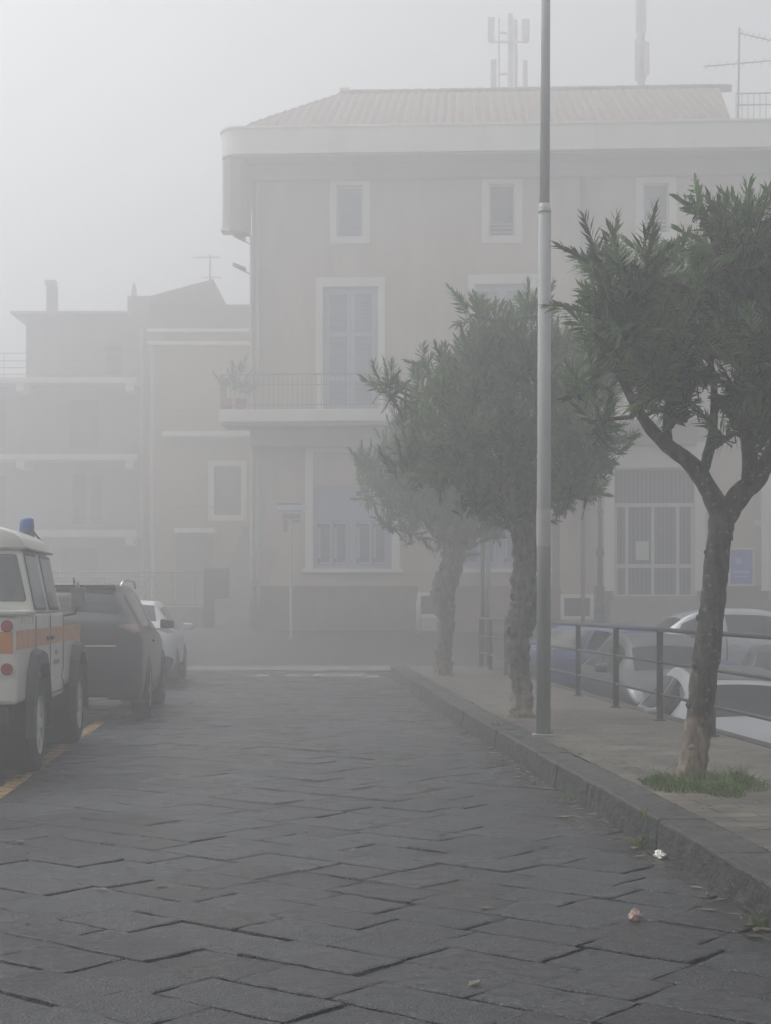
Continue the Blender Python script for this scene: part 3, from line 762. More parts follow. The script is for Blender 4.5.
b = MB(); b.hexa([(-.55, .50, 1.615), (.55, .50, 1.615), (.56, .75, 1.635), (-.56, .75, 1.635), (-.55, .46, 1.645), (.55, .46, 1.645), (.56, .75, 1.66), (-.56, .75, 1.66)]); b.build('spoiler', M['black_paint'], t, bevel=.01)
b = MB(); b.tube([(0, .95, 1.66), (0, .88, 1.74)], [.02, .006], 8); b.build('antenna', M['black_plastic'], t)
b = MB(); b.tube([(.1, .31, 1.33), (-.42, .22, 1.26)], .011, 6); b.build('wiper', M['black_plastic'], t)
car('parked_hatchback', (-4.42, 26.9, 0), R(4.15), HATCH, M['white_paint'], 'white hatchback parked in front of the black SUV', 'car', (.72, 3.2), .31)
# cars of the sunken car park
grp = 'cars in the sunken car park'
CP = [('parked_car', (4.05, 20.6), 178, HATCH, 'pale_paint', 'white car nearest the iron railing, only roof and windscreen showing behind the first tree', (.72, 3.2)),
      ('parked_car', (5.85, 23.0), -12, HATCH, 'dark_paint', 'dark car parked behind the nearest white car', (.72, 3.2)),
      ('parked_car', (3.95, 25.9), 183, HATCH, 'grey_paint', 'grey car between the blue car and the nearest white car', (.72, 3.2)),
      ('parked_car', (8.1, 31.2), 96, HATCH, 'silver_paint', 'pale silver car seen from its side below the blue wall poster', (.72, 3.2)),
      ('parked_car', (2.9, 29.4), -140, HATCH, 'blue_paint', 'blue car parked behind the railing, just right of the lamp post', (.72, 3.2))]
for (nm, (x, y), a, st, p, lab, wy) in CP:
    t, B = car(nm, (x, y, lot(y)+.0), R(a), st, M[p], lab, 'car', wy, .31, grp)
    if p == 'blue_paint': t.scale = (1, 1, .93)
    if p == 'silver_paint': t.scale = (1, 1, 1.03)
    if p == 'pale_paint':
        B.patch([(3.1, 5.5), (5.85, 5.5), (5.85, 7), (3.1, 7)], off=.006).build('roof_panel', M['grey_paint'], t, smooth=True)

# --- pickup with two rows of seats
t = empty('double_cab_pickup', (-3.80, 13.36, 0), R(4.15), 'off-white double cab pickup with orange band and blue beacon, parked nearest on the left', 'pickup truck')
van = M['van_white']
b = MB(); b.box(-.86, .86, -.95, .02, .62, 1.325); b.build('load_bed', van, t, bevel=.03)
b = MB(); b.tube([(.845, -.97, 1.335), (.845, -.03, 1.335)], .028, 10); b.tube([(-.845, -.97, 1.335), (-.845, -.03, 1.335)], .028, 10); b.tube([(-.845, -.96, 1.335), (.845, -.96, 1.335)], .028, 10); b.build('bed_rail', van, t, smooth=True)
b = MB()
for k in range(6): b.box(.858, .868, -.88+k*.15, -.865+k*.15, 1.245, 1.31)
b.build('hook_strip', van, t, bevel=.003)
b = MB(); b.box(-.86, .86, .025, 1.88, .55, 1.33); b.build('body', van, t, bevel=.03)
b = MB()   # cab with tumblehome
b.hexa([(-.85, .03, 1.33), (.85, .03, 1.33), (.85, 1.87, 1.33), (-.85, 1.87, 1.33), (-.74, .05, 1.88), (.74, .05, 1.88), (.74, 1.62, 1.88), (-.74, 1.62, 1.88)])
b.build('cab', van, t, bevel=.035)
b = MB()   # domed roof
n = 14
def rp(k, y, s_): 
    a = math.pi * k / n; return ((.77*s_*math.cos(a)), y, 1.885 + .235*s_*math.sin(a)**.75 if 0 < k < n else 1.885)
ys = [(0.03, .86), (.08, .97), (.2, 1), (.9, 1), (1.45, .98), (1.62, .9), (1.74, .6)]
for (y, s_) in ys:
    for k in range(n+1):
        p = rp(k, y, s_); x = .77*math.cos(math.pi*k/n); b.v.append((x if 0 < k < n else p[0]/s_, y, p[2]))
for i in range(len(ys)-1):
    for k in range(n): q = i*(n+1)+k; b.f.append((q, q+1, q+n+2, q+n+1))
b.f.append(tuple(range(n+1))); b.f.append(tuple((len(ys)-1)*(n+1)+k for k in range(n+1)))
b.build('roof', van, t, smooth=True)
b = MB(); b.box(-.785, .785, .02, 1.70, 1.868, 1.888); b.build('roof_gutter', M['iron_grey'], t, bevel=.006)
def cabside(y0, z0, y1, z1, inset=.0, th=.006):   # window quad on the sloping right/left side
    out = []
    for sg in (1, -1):
        q = MB()
        def X(z): return .85 + (.74-.85)*(z-1.33)/.55
        n_ = 4; pts = []
        r = .045
        cs = [(y0, z0), (y1, z0), (y1-.0, z1), (y0, z1)]
        poly = []
        for (cy, cz), (sy, sz) in zip(cs, ((1, 1), (-1, 1), (-1, -1), (1, -1))):
            for k in range(5):
                a = (k/4)*math.pi/2
                a0 = {(1, 1): math.pi, (-1, 1): 1.5*math.pi, (-1, -1): 0, (1, -1): .5*math.pi}[(sy, sz)]
                poly.append((cy+sy*r+r*math.cos(a0+a), cz+sz*r+r*math.sin(a0+a)))
        i = len(q.v); m = len(poly)
        for o_ in (0, th):
            for (y, z) in poly: q.v.append((sg*(X(z)+o_), y, z))
        q.f.append(tuple(range(m))); q.f.append(tuple(range(m, 2*m)))
        for k in range(m): q.f.append((k, (k+1) % m, m+(k+1) % m, m+k))
        out.append(q)
    return out
for (a, c) in ((.11, .76), (1.0, 1.64)):
    for q in cabside(a-.025, 1.355, c+.025, 1.845, th=.007): q.build('window_seal', M['black_plastic'], t)
    for q in cabside(a, 1.38, c, 1.82, th=.010): q.build('side_window', M['cab_glass'], t)
b = MB(); b.hexa([(-.79, -.0, 1.43), (.79, -.0, 1.43), (.79, .05, 1.43), (-.79, .05, 1.43), (-.70, .02, 1.83), (.70, .02, 1.83), (.70, .07, 1.83), (-.70, .07, 1.83)]); sl = b.build('rear_window', M['cab_glass'], t, bevel=.05)
b = MB(); b.hexa([(-.76, 1.865, 1.36), (.76, 1.865, 1.36), (.76, 1.90, 1.36), (-.76, 1.90, 1.36), (-.70, 1.71, 1.83), (.70, 1.71, 1.83), (.70, 1.74, 1.83), (-.70, 1.74, 1.83)]); b.build('windscreen', M['cab_glass'], t, bevel=.01)
for x0 in (-.86, .60): b = MB(); b.box(x0, x0+.26, 1.885, 3.28, .62, 1.17); b.build('wing', van, t, bevel=.05)
b = MB(); b.box(-.62, .62, 1.885, 3.32, .75, 1.21); b.build('bonnet', van, t, bevel=.05)
b = MB(); b.box(-.84, .84, 3.34, 3.46, .45, .60); b.build('front_bumper', M['black_plastic'], t, bevel=.02)
b = MB(); b.box(-.40, .40, -.90, 3.4, .40, .60); b.box(-.6, .6, -.80, -.3, .35, .6); b.build('chassis', M['black_plastic'], t)
b = MB(); b.box(-.80, .80, -1.02, -.955, .46, .60); b.build('rear_bumper', M['black_plastic'], t, bevel=.015)
b = MB()
for sg in (1, -1):
    for (y0, y1) in ((-.945, .0), (.03, 1.86), (1.9, 3.22)): b.box(min(sg*.856, sg*.8645), max(sg*.856, sg*.8645), y0, y1, 1.05, 1.20)
b.box(-.83, .66, -.9545, -.94, 1.05, 1.20)
b.build('orange_band', M['orange'], t)
b = MB(); b.box(.66, .83, -.9555, -.94, 1.02, 1.19); b.build('orange_patch', M['amber_lens'], t)
for z in (1.235, .90):
    b = MB(); b.disc((.785, z), 'y', .047, -.985, -.95, 20); b.build('tail_light', M['red_lens'], t, bevel=.008)
    b = MB(); b.disc((-.785, z), 'y', .047, -.985, -.95, 20); b.build('tail_light', M['red_lens'], t, bevel=.008)
for sg in (1, -1):
    for y in (0, 2.79):
        b = MB(); ri, ro = .45, .56; zc = .46
        prof = [(1.0, -.25), (.98, .25), (.80, .72), (.45, .98), (0, 1.04), (-.45, .98), (-.80, .72), (-.98, .25), (-1.0, -.25)]
        for k in range(len(prof)-1):
            (p, q), (p2, q2) = prof[k], prof[k+1]
            x0, x1 = sg*.862, sg*.945
            b.hexa([(x0, y+p*ri, zc+q*ri), (x1, y+p*ri, zc+q*ri), (x1, y+p2*ri, zc+q2*ri), (x0, y+p2*ri, zc+q2*ri), (x0, y+p*ro, zc+q*ro), (x1-sg*.012, y+p*(ro-.02), zc+q*(ro-.02)), (x1-sg*.012, y+p2*(ro-.02), zc+q2*(ro-.02)), (x0, y+p2*ro, zc+q2*ro)])
        b.build('wheel_flare', M['black_plastic'], t, smooth=False, bevel=.008)
        b = MB(); b.disc((y, .46), 'x', .455, sg*.50, sg*.868, 32); b.build('wheel_well', M['tyre'], t)
        wheel(t, sg*.79, y, .40, .235, M['rim_white'], sg, 8)
b = MB()
for sg in (1, -1):
    x0, x1 = min(sg*.8605, sg*.866), max(sg*.8605, sg*.866)
    for y in (.06, .93, 1.84): b.box(x0, x1, y-.006, y+.006, .58, 1.31)
    b.box(x0, x1, .07, 1.83, .60, .612)
b.build('door_gap', M['black_plastic'], t)
b = MB()
for y in (.74, 1.0): b.box(.868, .885, y-.07, y+.07, 1.09, 1.125)
b.build('door_handle', M['black_plastic'], t, bevel=.006)
b = MB()
for y in (.93, 1.78): 
    b.box(.866, .884, y-.06, y+.06, .70, .80)
b.build('hinge', van, t, bevel=.006)
b = MB(); b.box(.867, .872, 1.15, 1.5, .86, .90); b.box(.867, .872, 1.25, 1.4, .95, .99); b.build('lettering', M['iron_grey'], t)
b = MB(); b.tube([(.86, 1.92, 1.30), (.96, 1.98, 1.32), (.98, 2.0, 1.38)], .013, 8); b.build('mirror_arm', M['black_plastic'], t, smooth=True)
b = MB(); b.box(.915, 1.045, 1.99, 2.03, 1.34, 1.57); b.tube([(.98, 2.01, 1.56), (.98, 2.01, 1.62)], [.022, .012], 8); b.build('side_mirror', M['iron_grey'], t, bevel=.018)
b = MB(); b.tube([(.555, 1.6, 1.95), (.555, 1.6, 2.095)], [.085, .07], 16); b.tube([(.50, 1.55, 1.98), (.62, 1.64, 2.09)], .012, 6); b.build('beacon_base', M['black_plastic'], t, smooth=True)
b = MB(); b.tube([(.555, 1.6, 2.095), (.555, 1.6, 2.16), (.555, 1.6, 2.205), (.555, 1.6, 2.215)], [.068, .068, .062, .04], 20); b.build('beacon', M['blue_lens'], t, smooth=True)
b = MB(); b.tube([(.62, 1.62, 2.08), (.76, 1.70, 1.89)], .009, 6); b.build('beacon_cable', M['black_plastic'], t)

# ------------------------------------------------------------------ main house
def facade(Y0, slope):
    ang = math.atan(-slope)          # plane Y = Y0 - slope*X
    def hp(px, py, d=0.0):
        a = (px - CX) / F
        Y = (Y0 - d * math.hypot(1, slope)) / (1 + slope * a)
        X = a * Y
        # local coords
        u = X * math.cos(ang) + (Y - Y0) * math.sin(ang)
        z = CH + (HZ - py) / F * Y
        return u, z
    return ang, hp
ang, hp = facade(44.1, .049)
ZB = .72
house = empty('corner_house', (0, 44.1, ZB), ang, 'large pale plaster corner house with tiled roof and wide white fascia', 'house')
def hz(py, px=CX, d=0): return hp(px, py, d)[1] - ZB
def hu(px, d=0): return hp(px, 500, d)[0]
def rect(px0, py0, px1, py1, d=0.0):
    pm = (px0+px1)/2
    return hu(px0, d), hz(py1, pm, d), hu(px1, d), hz(py0, pm, d)
UL, UR = hu(252), hu(771) + 5.0
ZTOP = hz(140)
def wall_holes(u0, u1, z0, z1, holes, depth=.25):
    b = MB()
    us = sorted({u0, u1, *[h[0] for h in holes], *[h[2] for h in holes]}); zs = sorted({z0, z1, *[h[1] for h in holes], *[h[3] for h in holes]})
    for a, c in zip(us, us[1:]):
        for e, f in zip(zs, zs[1:]):
            m, n = (a+c)/2, (e+f)/2
            if any(h[0] < m < h[2] and h[1] < n < h[3] for h in holes): continue
            b.quad((a, 0, e), (c, 0, e), (c, 0, f), (a, 0, f))
    for (a, e, c, f) in holes:
        b.quad((a, 0, e), (a, depth, e), (a, depth, f), (a, 0, f)); b.quad((c, 0, e), (c, 0, f), (c, depth, f), (c, depth, e))
        b.quad((a, 0, f), (c, 0, f), (c, depth, f), (a, depth, f)); b.quad((a, 0, e), (a, depth, e), (c, depth, e), (c, 0, e))
    return b
up = [rect(337, 186, 363, 237), rect(489, 184, 515, 236), rect(643, 183, 669, 233)]
up.append((up[2][0]+4.3, up[2][1], up[2][2]+4.3, up[2][3]))
fd = [rect(323, 287, 378, 410), rect(475, 284, 530, 410), rect(632, 282, 688, 408)]
gw = [rect(314, 486, 391, 568), rect(461, 486, 540, 568)]
gt = [rect(615, 470, 694, 602), rect(772, 470, 851, 602)]
vents = [rect(564, 598, 590, 616), rect(421, 596, 437, 614)]
holes = up + fd + gw + gt + vents
b = wall_holes(UL, UR, -1.0, ZTOP, holes)
D = 12.0
b.quad((UL, 0, -1), (UL, 0, ZTOP), (UL, D, ZTOP), (UL, D, -1)); b.quad((UR, 0, -1), (UR, D, -1), (UR, D, ZTOP), (UR, 0, ZTOP)); b.quad((UL, D, -1), (UL, D, ZTOP), (UR, D, ZTOP), (UR, D, -1))
b.build('wall', M['plaster'], house)
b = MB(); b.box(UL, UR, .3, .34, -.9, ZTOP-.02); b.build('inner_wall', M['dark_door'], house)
b = MB()
cuts = sorted([h for h in gt + vents if True], key=lambda h: h[0]); u = UL
dz = hz(586)
for h in cuts:
    if h[0] > UR: break
    b = MB(); b.box(u, h[0]-.09, -.03, -.002, -1, dz); b.build('dado', M['plaster_dado'], house); u = h[2]+.09
b = MB(); b.box(u, UR, -.03, -.002, -1, dz); b.build('dado', M['plaster_dado'], house)
def ring(mb, r, w, d0, d1, bottom=True, wt=None):
    (a, e, c, f) = r; wt = wt or w
    mb.box(a-w, a, d0, d1, e, f); mb.box(c, c+w, d0, d1, e, f); mb.box(a-w, c+w, d0, d1, f, f+wt)
    if bottom: mb.box(a-w, c+w, d0, d1, e-w, e)
    return mb
def frame_in(mb, r, w, d0, d1, mull=0):
    (a, e, c, f) = r; e += .002; f -= .002; a += .002; c -= .002
    mb.box(a, a+w, d0, d1, e, f); mb.box(c-w, c, d0, d1, e, f); mb.box(a+w, c-w, d0, d1, f-w, f); mb.box(a+w, c-w, d0, d1, e, e+w)
    for k in range(mull):
        x = a+(c-a)*(k+1)/(mull+1); mb.box(x-w/2, x+w/2, d0, d1, e+w, f-w)
    return mb
for i, r in enumerate(up):
    w = ring(MB(), r, .20, -.05, -.001).build('window', M['trim'], house, bevel=.008)
    frame_in(MB(), r, .05, .10, .15).build('frame', M['white_frame'], w)
    b = MB(); (a, e, c, f) = r; b.box(a+.05, c-.05, .13, .135, e+.05, f-.05); b.build('pane', M['dark_pane'] if i else M['louvre'], w)
    b = MB()
    if i:
        for k in range(3): b.tube([(a, .05, e+.12+k*.11), (c, .05, e+.12+k*.11)], .012, 6)
        b.build('window_bars', M['white_frame'], w)
    else:
        for k in range(22): b.box(a+.05, c-.05, .105, .128, e+.06+k*(f-e-.14)/22, e+.075+k*(f-e-.14)/22)
        b.build('louvre', M['shutter'], w)
for r in fd:
    w = ring(MB(), r, .20, -.06, -.001, False, .26).build('balcony_door', M['trim'], house, bevel=.008)
    (a, e, c, f) = r; m = (a+c)/2
    frame_in(MB(), r, .07, .08, .15).build('frame', M['shutter'], w)
    b = MB(); b.box(a+.07, c-.07, .135, .15, e+.05, f-.07); b.build('panel', M['shutter'], w)
    for (x0, x1) in ((a+.08, m-.01), (m+.01, c-.08)):
        b = MB(); frame_in(b, (x0, e+.06, x1, f-.08), .09, .09, .13)
        for z in (.26, .62): b.box(x0+.09, x1-.09, .09, .13, e+(f-e)*z-.06, e+(f-e)*z+.06)
        sh = b.build('shutter', M['shutter'], w, bevel=.004)
        b = MB(); b.box(x0+.09, x1-.09, .118, .128, e+.16, f-.18)
        n_ = 30
        for k in range(n_):
            z = e+.2+(f-e-.4)*k/n_; b.hexa([(x0+.09, .098, z), (x1-.09, .098, z), (x1-.09, .117, z+.03), (x0+.09, .117, z+.03), (x0+.09, .098, z+.012), (x1-.09, .098, z+.012), (x1-.09, .117, z+.042), (x0+.09, .117, z+.042)])
        b.build('louvre', M['louvre'], sh)
for r in gw:
    (a, e, c, f) = r
    w = MB(); zt = hz(452)
    w.box(a-.24, a-.02, -.07, -.001, e-.02, zt); w.box(c+.02, c+.24, -.07, -.001, e-.02, zt); w.box(a-.24, c+.24, -.071, -.001, zt, zt+.18)
    w = w.build('window', M['trim'], house, bevel=.008)
    b = MB(); b.box(a-.32, c+.32, -.14, -.002, e-.13, e-.022); b.build('sill', M['trim'], w, bevel=.01)
    zm = e+(f-e)*.60
    fr = MB(); frame_in(fr, r, .08, .04, .12); fr.box(a+.08, c-.08, .04, .12, zm-.05, zm+.05); fr.box((a+c)/2-.1, (a+c)/2+.1, .042, .122, e+.08, zm-.05); fr.build('frame', M['shutter'], w, bevel=.005)
    b = MB(); b.box(a+.08, c-.08, .10, .11, zm+.05, f-.08)
    k = a+.08
    while k < c-.1: b.box(k, k+.012, .085, .10, zm+.05, f-.08); k += .085
    b.build('slatted_panel', M['shutter'], w)
    m = (a+c)/2; wd = (c-a)/2-.18
    for (x0, x1) in ((a+.09, a+.09+wd/2-.01), (a+.09+wd/2+.01, m-.11), (m+.11, m+.11+wd/2-.01), (m+.11+wd/2+.01, c-.09)):
        b = MB(); frame_in(b, (x0, e+.09, x1, zm-.06), .085, .05, .09); sh = b.build('shutter', M['shutter'], w, bevel=.004)
        b = MB(); n_ = 22
        for k in range(n_):
            z = e+.19+(zm-.06-e-.31)*k/n_; b.hexa([(x0+.085, .055, z), (x1-.085, .055, z), (x1-.085, .085, z+.03), (x0+.085, .085, z+.03), (x0+.085, .055, z+.008), (x1-.085, .055, z+.008), (x1-.085, .085, z+.038), (x0+.085, .085, z+.038)])
        b.build('louvre', M['louvre'], sh)
        b = MB(); b.box(x0+.02, x0+.07, .035, .05, e+.14, e+.26); b.box(x0+.02, x0+.07, .035, .05, zm-.24, zm-.12); b.build('hinge', M['rust_iron'], sh)
for r in gt:
    (a, e, c, f) = r
    w = MB(); w.box(a-.30, a-.02, -.09, -.001, e+.3, f+.05); w.box(c+.02, c+.30, -.09, -.001, e+.3, f+.05); w.box(a-.30, c+.30, -.091, -.001, f+.05, f+.75)
    w = w.build('entrance', M['trim'], house, bevel=.01)
    b = MB(); b.box(a-.18, c+.18, -.55, -.032, -.6, e+.02); b.box(a-.08, c+.08, -.4, -.032, e+.02, e+.16); b.build('step', M['concrete'], w, bevel=.01)
    def gx(px): return a + (c-a)*(px-615)/79
    z0, z1, z2 = e+.1, hz(566, 655), hz(505, 655)
    b = MB()
    for px in (615.5, 627, 653, 678, 693): b.box(gx(px)-.045, gx(px)+.045, .03, .09, z0, z2)
    for z in (z0+.05, z1, z2): b.box(a+.01, c-.01, .028, .092, z-.055, z+.055)
    b.build('frame', M['white_frame'], w, bevel=.006)
    b = MB(); b.box(a, c, .13, .14, e, f); b.build('backing', M['iron_grey'], w)
    b = MB(); k = a+.02
    while k < c-.05: b.box(k, k+.06, .10, .13, e+.02, f-.01); k += .115
    b.build('gate_slats', M['gate_slat'], w)
    b = MB(); b.box(gx(636), gx(649), .022, .028, hz(560, 655), hz(541, 655)); b.build('notice', M['paper'], w)
for r in vents:
    w = ring(MB(), r, .10, -.055, -.031).build('basement_window', M['trim'], house, bevel=.005)
    (a, e, c, f) = r; b = MB(); b.box(a, c, .1, .11, e, f); b.build('pane', M['dark_pane'], w)
    b = MB(); k = a+.08
    while k < c: b.tube([(k, .03, e), (k, .03, f)], .011, 6); k += .1
    b.build('bars', M['rust_iron'], w)
# cornice: wide light fascia, soffit with rounded left corner
OV = 1.15
zf0, zf1 = hz(153, 300, OV), hz(125.5, 300, OV)
ul = hu(219, OV)
def outline(o_, rad, left):
    pts = [(UR+.3, -o_), (left+rad, -o_)]
    for k in range(1, 9):
        a_ = -math.pi/2 - k*(math.pi/2)/8
        pts.append((left+rad+rad*math.cos(a_), -o_+rad+rad*math.sin(a_)))
    pts += [(left, D+.5), (UR+.3, D+.5)]
    return pts
b = MB(); b.prism(outline(OV, .55, ul), 'z', zf0, zf1-.06); b.build('fascia', M['trim'], house, smooth=False)
b = MB(); b.prism(outline(OV+.05, .6, ul-.05), 'z', zf1-.062, zf1); b.build('eaves_gutter', M['trim'], house)
b = MB(); b.prism(outline(OV-.10, .5, ul+.1), 'z', zf0-.06, zf0-.002)
b.prism([(UR, -.28), (UL-.1, -.28), (UL-.1, -.002), (UR, -.002)], 'z', hz(178, 400, .28), zf0-.062); b.build('soffit', M['soffit'], house)
# bay at the left side of the top storey
b = MB()
bl, br_, by = hp(221, 500, .95)[0], UL, -.95
zb0 = hp(235, 229, .95)[1] - ZB; zb1 = zf0 - .062
b.prism([(br_-.02, -.02), (br_-.05, -.35), (br_-.2, by+.18), (br_-.42, by+.02), (bl+.25, by), (bl+.07, by+.08), (bl, by+.25), (bl, -.42), (br_-.6, -.4), (br_-.3, -.02)], 'z', zb0, zb1); b.build('side_bay', M['soffit'], house)
b = MB(); b.box(bl-.02, br_-.5, by-.02, -.4, zb0-.04, zb0-.002); b.build('bay_floor', M['trim'], house)
# tiled roof: pantile rows as real geometry
def tiled():
    zE = hz(123, 500, OV-.1) ; yE = -OV+.15; yR = 4.6
    zR = hz(92.5, 520, -4.6)
    uL, uR = hp(243, 500, OV)[0], hp(731, 500, OV)[0]
    rL, rR = hp(340, 500, -4.6)[0], hp(719, 500, -4.6)[0]
    b = MB()
    n = 420; m = 12
    for j in range(m+1):
        w = j/m
        for side in (0, 1):
            for i in range(n+1):
                u0 = uL+(rL-uL)*w; u1 = uR+(rR-uR)*w
                x = uL + (max(uR, rR)-uL)*i/n
                # keep tile rows running straight up the slope: clamp to hip
                x = max(u0, min(u1, x if w < 1 else x))
                ph = (uL + (max(uR, rR)-uL)*i/n)/.24*math.pi
                z = zE+(zR-zE)*w + .04*abs(math.sin(ph)) + (.05 if side == 0 else 0)*(1 if j else 0) + rnd.uniform(-.008, .008)
                b.v.append((x, yE+(yR-yE)*w, z))
    k = n+1
    rows = (m+1)*2
    for j in range(rows-1):
        for i in range(n):
            q = j*k+i; b.f.append((q, q+1, q+k+1, q+k))
    # back slope, hip end and gable end
    i = len(b.v)
    b.v += [(uL, yE, zE), (uL, 2*yR-yE, zE), (rL, yR, zR), (uR, yE, zE), (uR, 2*yR-yE, zE), (rR, yR, zR)]
    b.f += [(i, i+1, i+2), (i+3, i+5, i+4), (i+1, i+4, i+5, i+2), (i, i+3, i+4, i+1)]
    r = b.build('roof', M['tile'], house)
    b = MB(); x = rL
    while x < rR: b.tube([(x, yR, zR+.04), (x+.42, yR, zR+.04+rnd.uniform(-.015, .015))], [.13, .11], 10); x += .38
    b.build('ridge_tiles', M['tile'], r)
    b = MB(); b.box(rL+.0, rL+.3, yR-.1, yR+.1, zR, zR+.2); b.build('chimney', M['plaster'], r)
tiled()
# balcony
bd = 1.1; z0, z1 = hz(424, 300, bd), hz(409, 300, bd); bu0, bu1 = hu(219, bd), hu(705, bd)
bal = MB().box(bu0, bu1, -bd, -.001, z0+.07, z1).build('balcony', M['trim'], house, bevel=.02)
MB().box(bu0+.05, bu1-.05, -bd+.04, -.032, z0-.02, z0+.069).build('slab_underside', M['soffit'], bal)
MB().box(UL, bu1-.1, -.45, -.031, z0-.55, z0-.022).build('moulding', M['soffit'], bal, bevel=.05)
MB().box(bu0, UL-.002, -.001, 1.2, z0+.07, z1-.002).build('side_slab', M['trim'], bal)
b = MB(); zt = hz(374, 300, bd)
for z in (zt, z1+.12): b.tube([(bu0+.04, 1.1, z), (bu0+.04, -bd+.05, z), (bu1-.04, -bd+.05, z)], .022 if z == zt else .014, 8)
b.tube([(bu0+.04, -bd+.05, zt-.28), (bu1-.04, -bd+.05, zt-.28)], .010, 8)
k = bu0+.04
while k < bu1: b.tube([(k, -bd+.05, z1), (k, -bd+.05, zt)], .009, 6, cap=False); k += .13
for k in range(8): b.tube([(bu0+.04, -bd+.05+k*.14, z1), (bu0+.04, -bd+.05+k*.14, zt)], .009, 6, cap=False)
b.build('balustrade', M['iron_grey'], bal)
# pipes and conduits at the corner
b = MB()
for (px, py0, py1, r, d) in ((257.5, 158, 615, .055, .09), (251.5, 236, 600, .05, .12)):
    x = hu(px, d); b = MB(); za, zc = hz(py0, px, d), max(hz(py1, px, d), 0)
    b.tube([(x, -d, za), (x, -d, za-1), (x+.02, -d, zc+1), (x+.02, -d, zc)], r, 10)
    for q in range(6): zz = zc+1+(za-zc-1)*q/5.5; b.tube([(x, -d, zz), (x, -d, zz+.05)], r*1.25, 10)
    b.build('drainpipe', M['pipe'], house, smooth=True)
x = hu(583, .08); b = MB(); b.tube([(x+.12, -.08, hz(150, 583)), (x, -.08, hz(168, 583)), (x, -.08, 0.02)], .055, 10); b.build('drainpipe', M['iron_grey'], house, smooth=True)
x = hu(556, .05); b = MB(); b.box(x-.1, x+.1, -.06, -.031, 0, hz(470)); b.build('pilaster', M['plaster_dado'], house)
for (py, sg) in ((240, 1), (270, 1)):
    x = hu(247, .15); z = hz(py, 247, .15)
    f_ = empty('floodlight', (0, 0, 0), 0); f_.parent = house
    b = MB(); b.tube([(x+.1, -.1, z-.12), (x-.1, -.2, z-.02)], .02, 6); b.build('bracket', M['iron_grey'], f_)
    b = MB(); b.hexa([(x-.38, -.35, z+.10), (x-.05, -.35, z-.06), (x-.05, -.08, z-.06), (x-.38, -.08, z+.10), (x-.36, -.35, z+.18), (x-.02, -.35, z+.04), (x-.02, -.08, z+.04), (x-.36, -.08, z+.18)]); b.build('lamp_housing', M['iron_grey'], f_, bevel=.01)
# poster case and small plaque
r = rect(730, 550, 752, 584)
cas = ring(MB(), r, .06, -.09, -.001).build('poster_case', M['white_frame'], house, bevel=.006)
cas_p = MB().box(r[0], r[2], -.05, -.002, r[1], r[3]).build('poster', M['poster'], cas)
b = MB(); uu, zz = r[0]+.22, r[3]-.3
b.disc((uu, zz), 'y', .09, -.056, -.051, 20); b.box(r[0]+.08, r[2]-.08, -.056, -.051, r[1]+.30, r[1]+.36); b.box(r[0]+.12, r[2]-.12, -.056, -.051, r[1]+.18, r[1]+.22); b.build('emblem', mat('pale_blue_print', (.32, .42, .62), .5, .1, 4), cas_p)
r = rect(754, 520, 762, 526); b = MB(); b.box(r[0], r[2], -.05, -.002, r[1], r[3]); b.build('wall_box', M['white_frame'], house, bevel=.01)
# roof terrace railing at the right
b = MB(); zt = hz(99, 760, 0); zb_ = zf1
for z in (zt, (zt*.65+zb_*.35)): b.tube([(hu(736, .5), -.5, z), (UR, -.5, z)], .02, 6)
k = hu(736, .5)
while k < UR: b.tube([(k, -.5, zb_), (k, -.5, zt)], .01, 6); k += .16
b.build('terrace_railing', M['iron_grey'], house)

# TV antenna on the roof
base = at(738, 121, 44.0)
t = empty('tv_antenna', (base.x, base.y, base.z), 0, 'television antenna on a thin mast at the right end of the main roof', 'antenna')
Zt = at(738, 28, 44).z - base.z
MB().tube([(0, 0, -.1), (.04, 0, Zt)], .028, 8).build('mast', M['iron_grey'], t)
def yagi(z, x0, x1, dz):
    b = MB(); b.tube([(x0, 0, z-dz), (x1, 0, z+dz)], .018, 6); n = 9
    for k in range(n):
        w = (k+.5)/n; x = x0+(x1-x0)*w; zz = z-dz+2*dz*w; b.tube([(x, -.25, zz), (x, .25, zz)], .008, 5)
    b.build('aerial', M['iron_grey'], t)
yagi(at(738, 63, 44).z-base.z, -.95, 1.3, .10); yagi(at(738, 37, 44).z-base.z-.05, .0, 1.4, -.17)

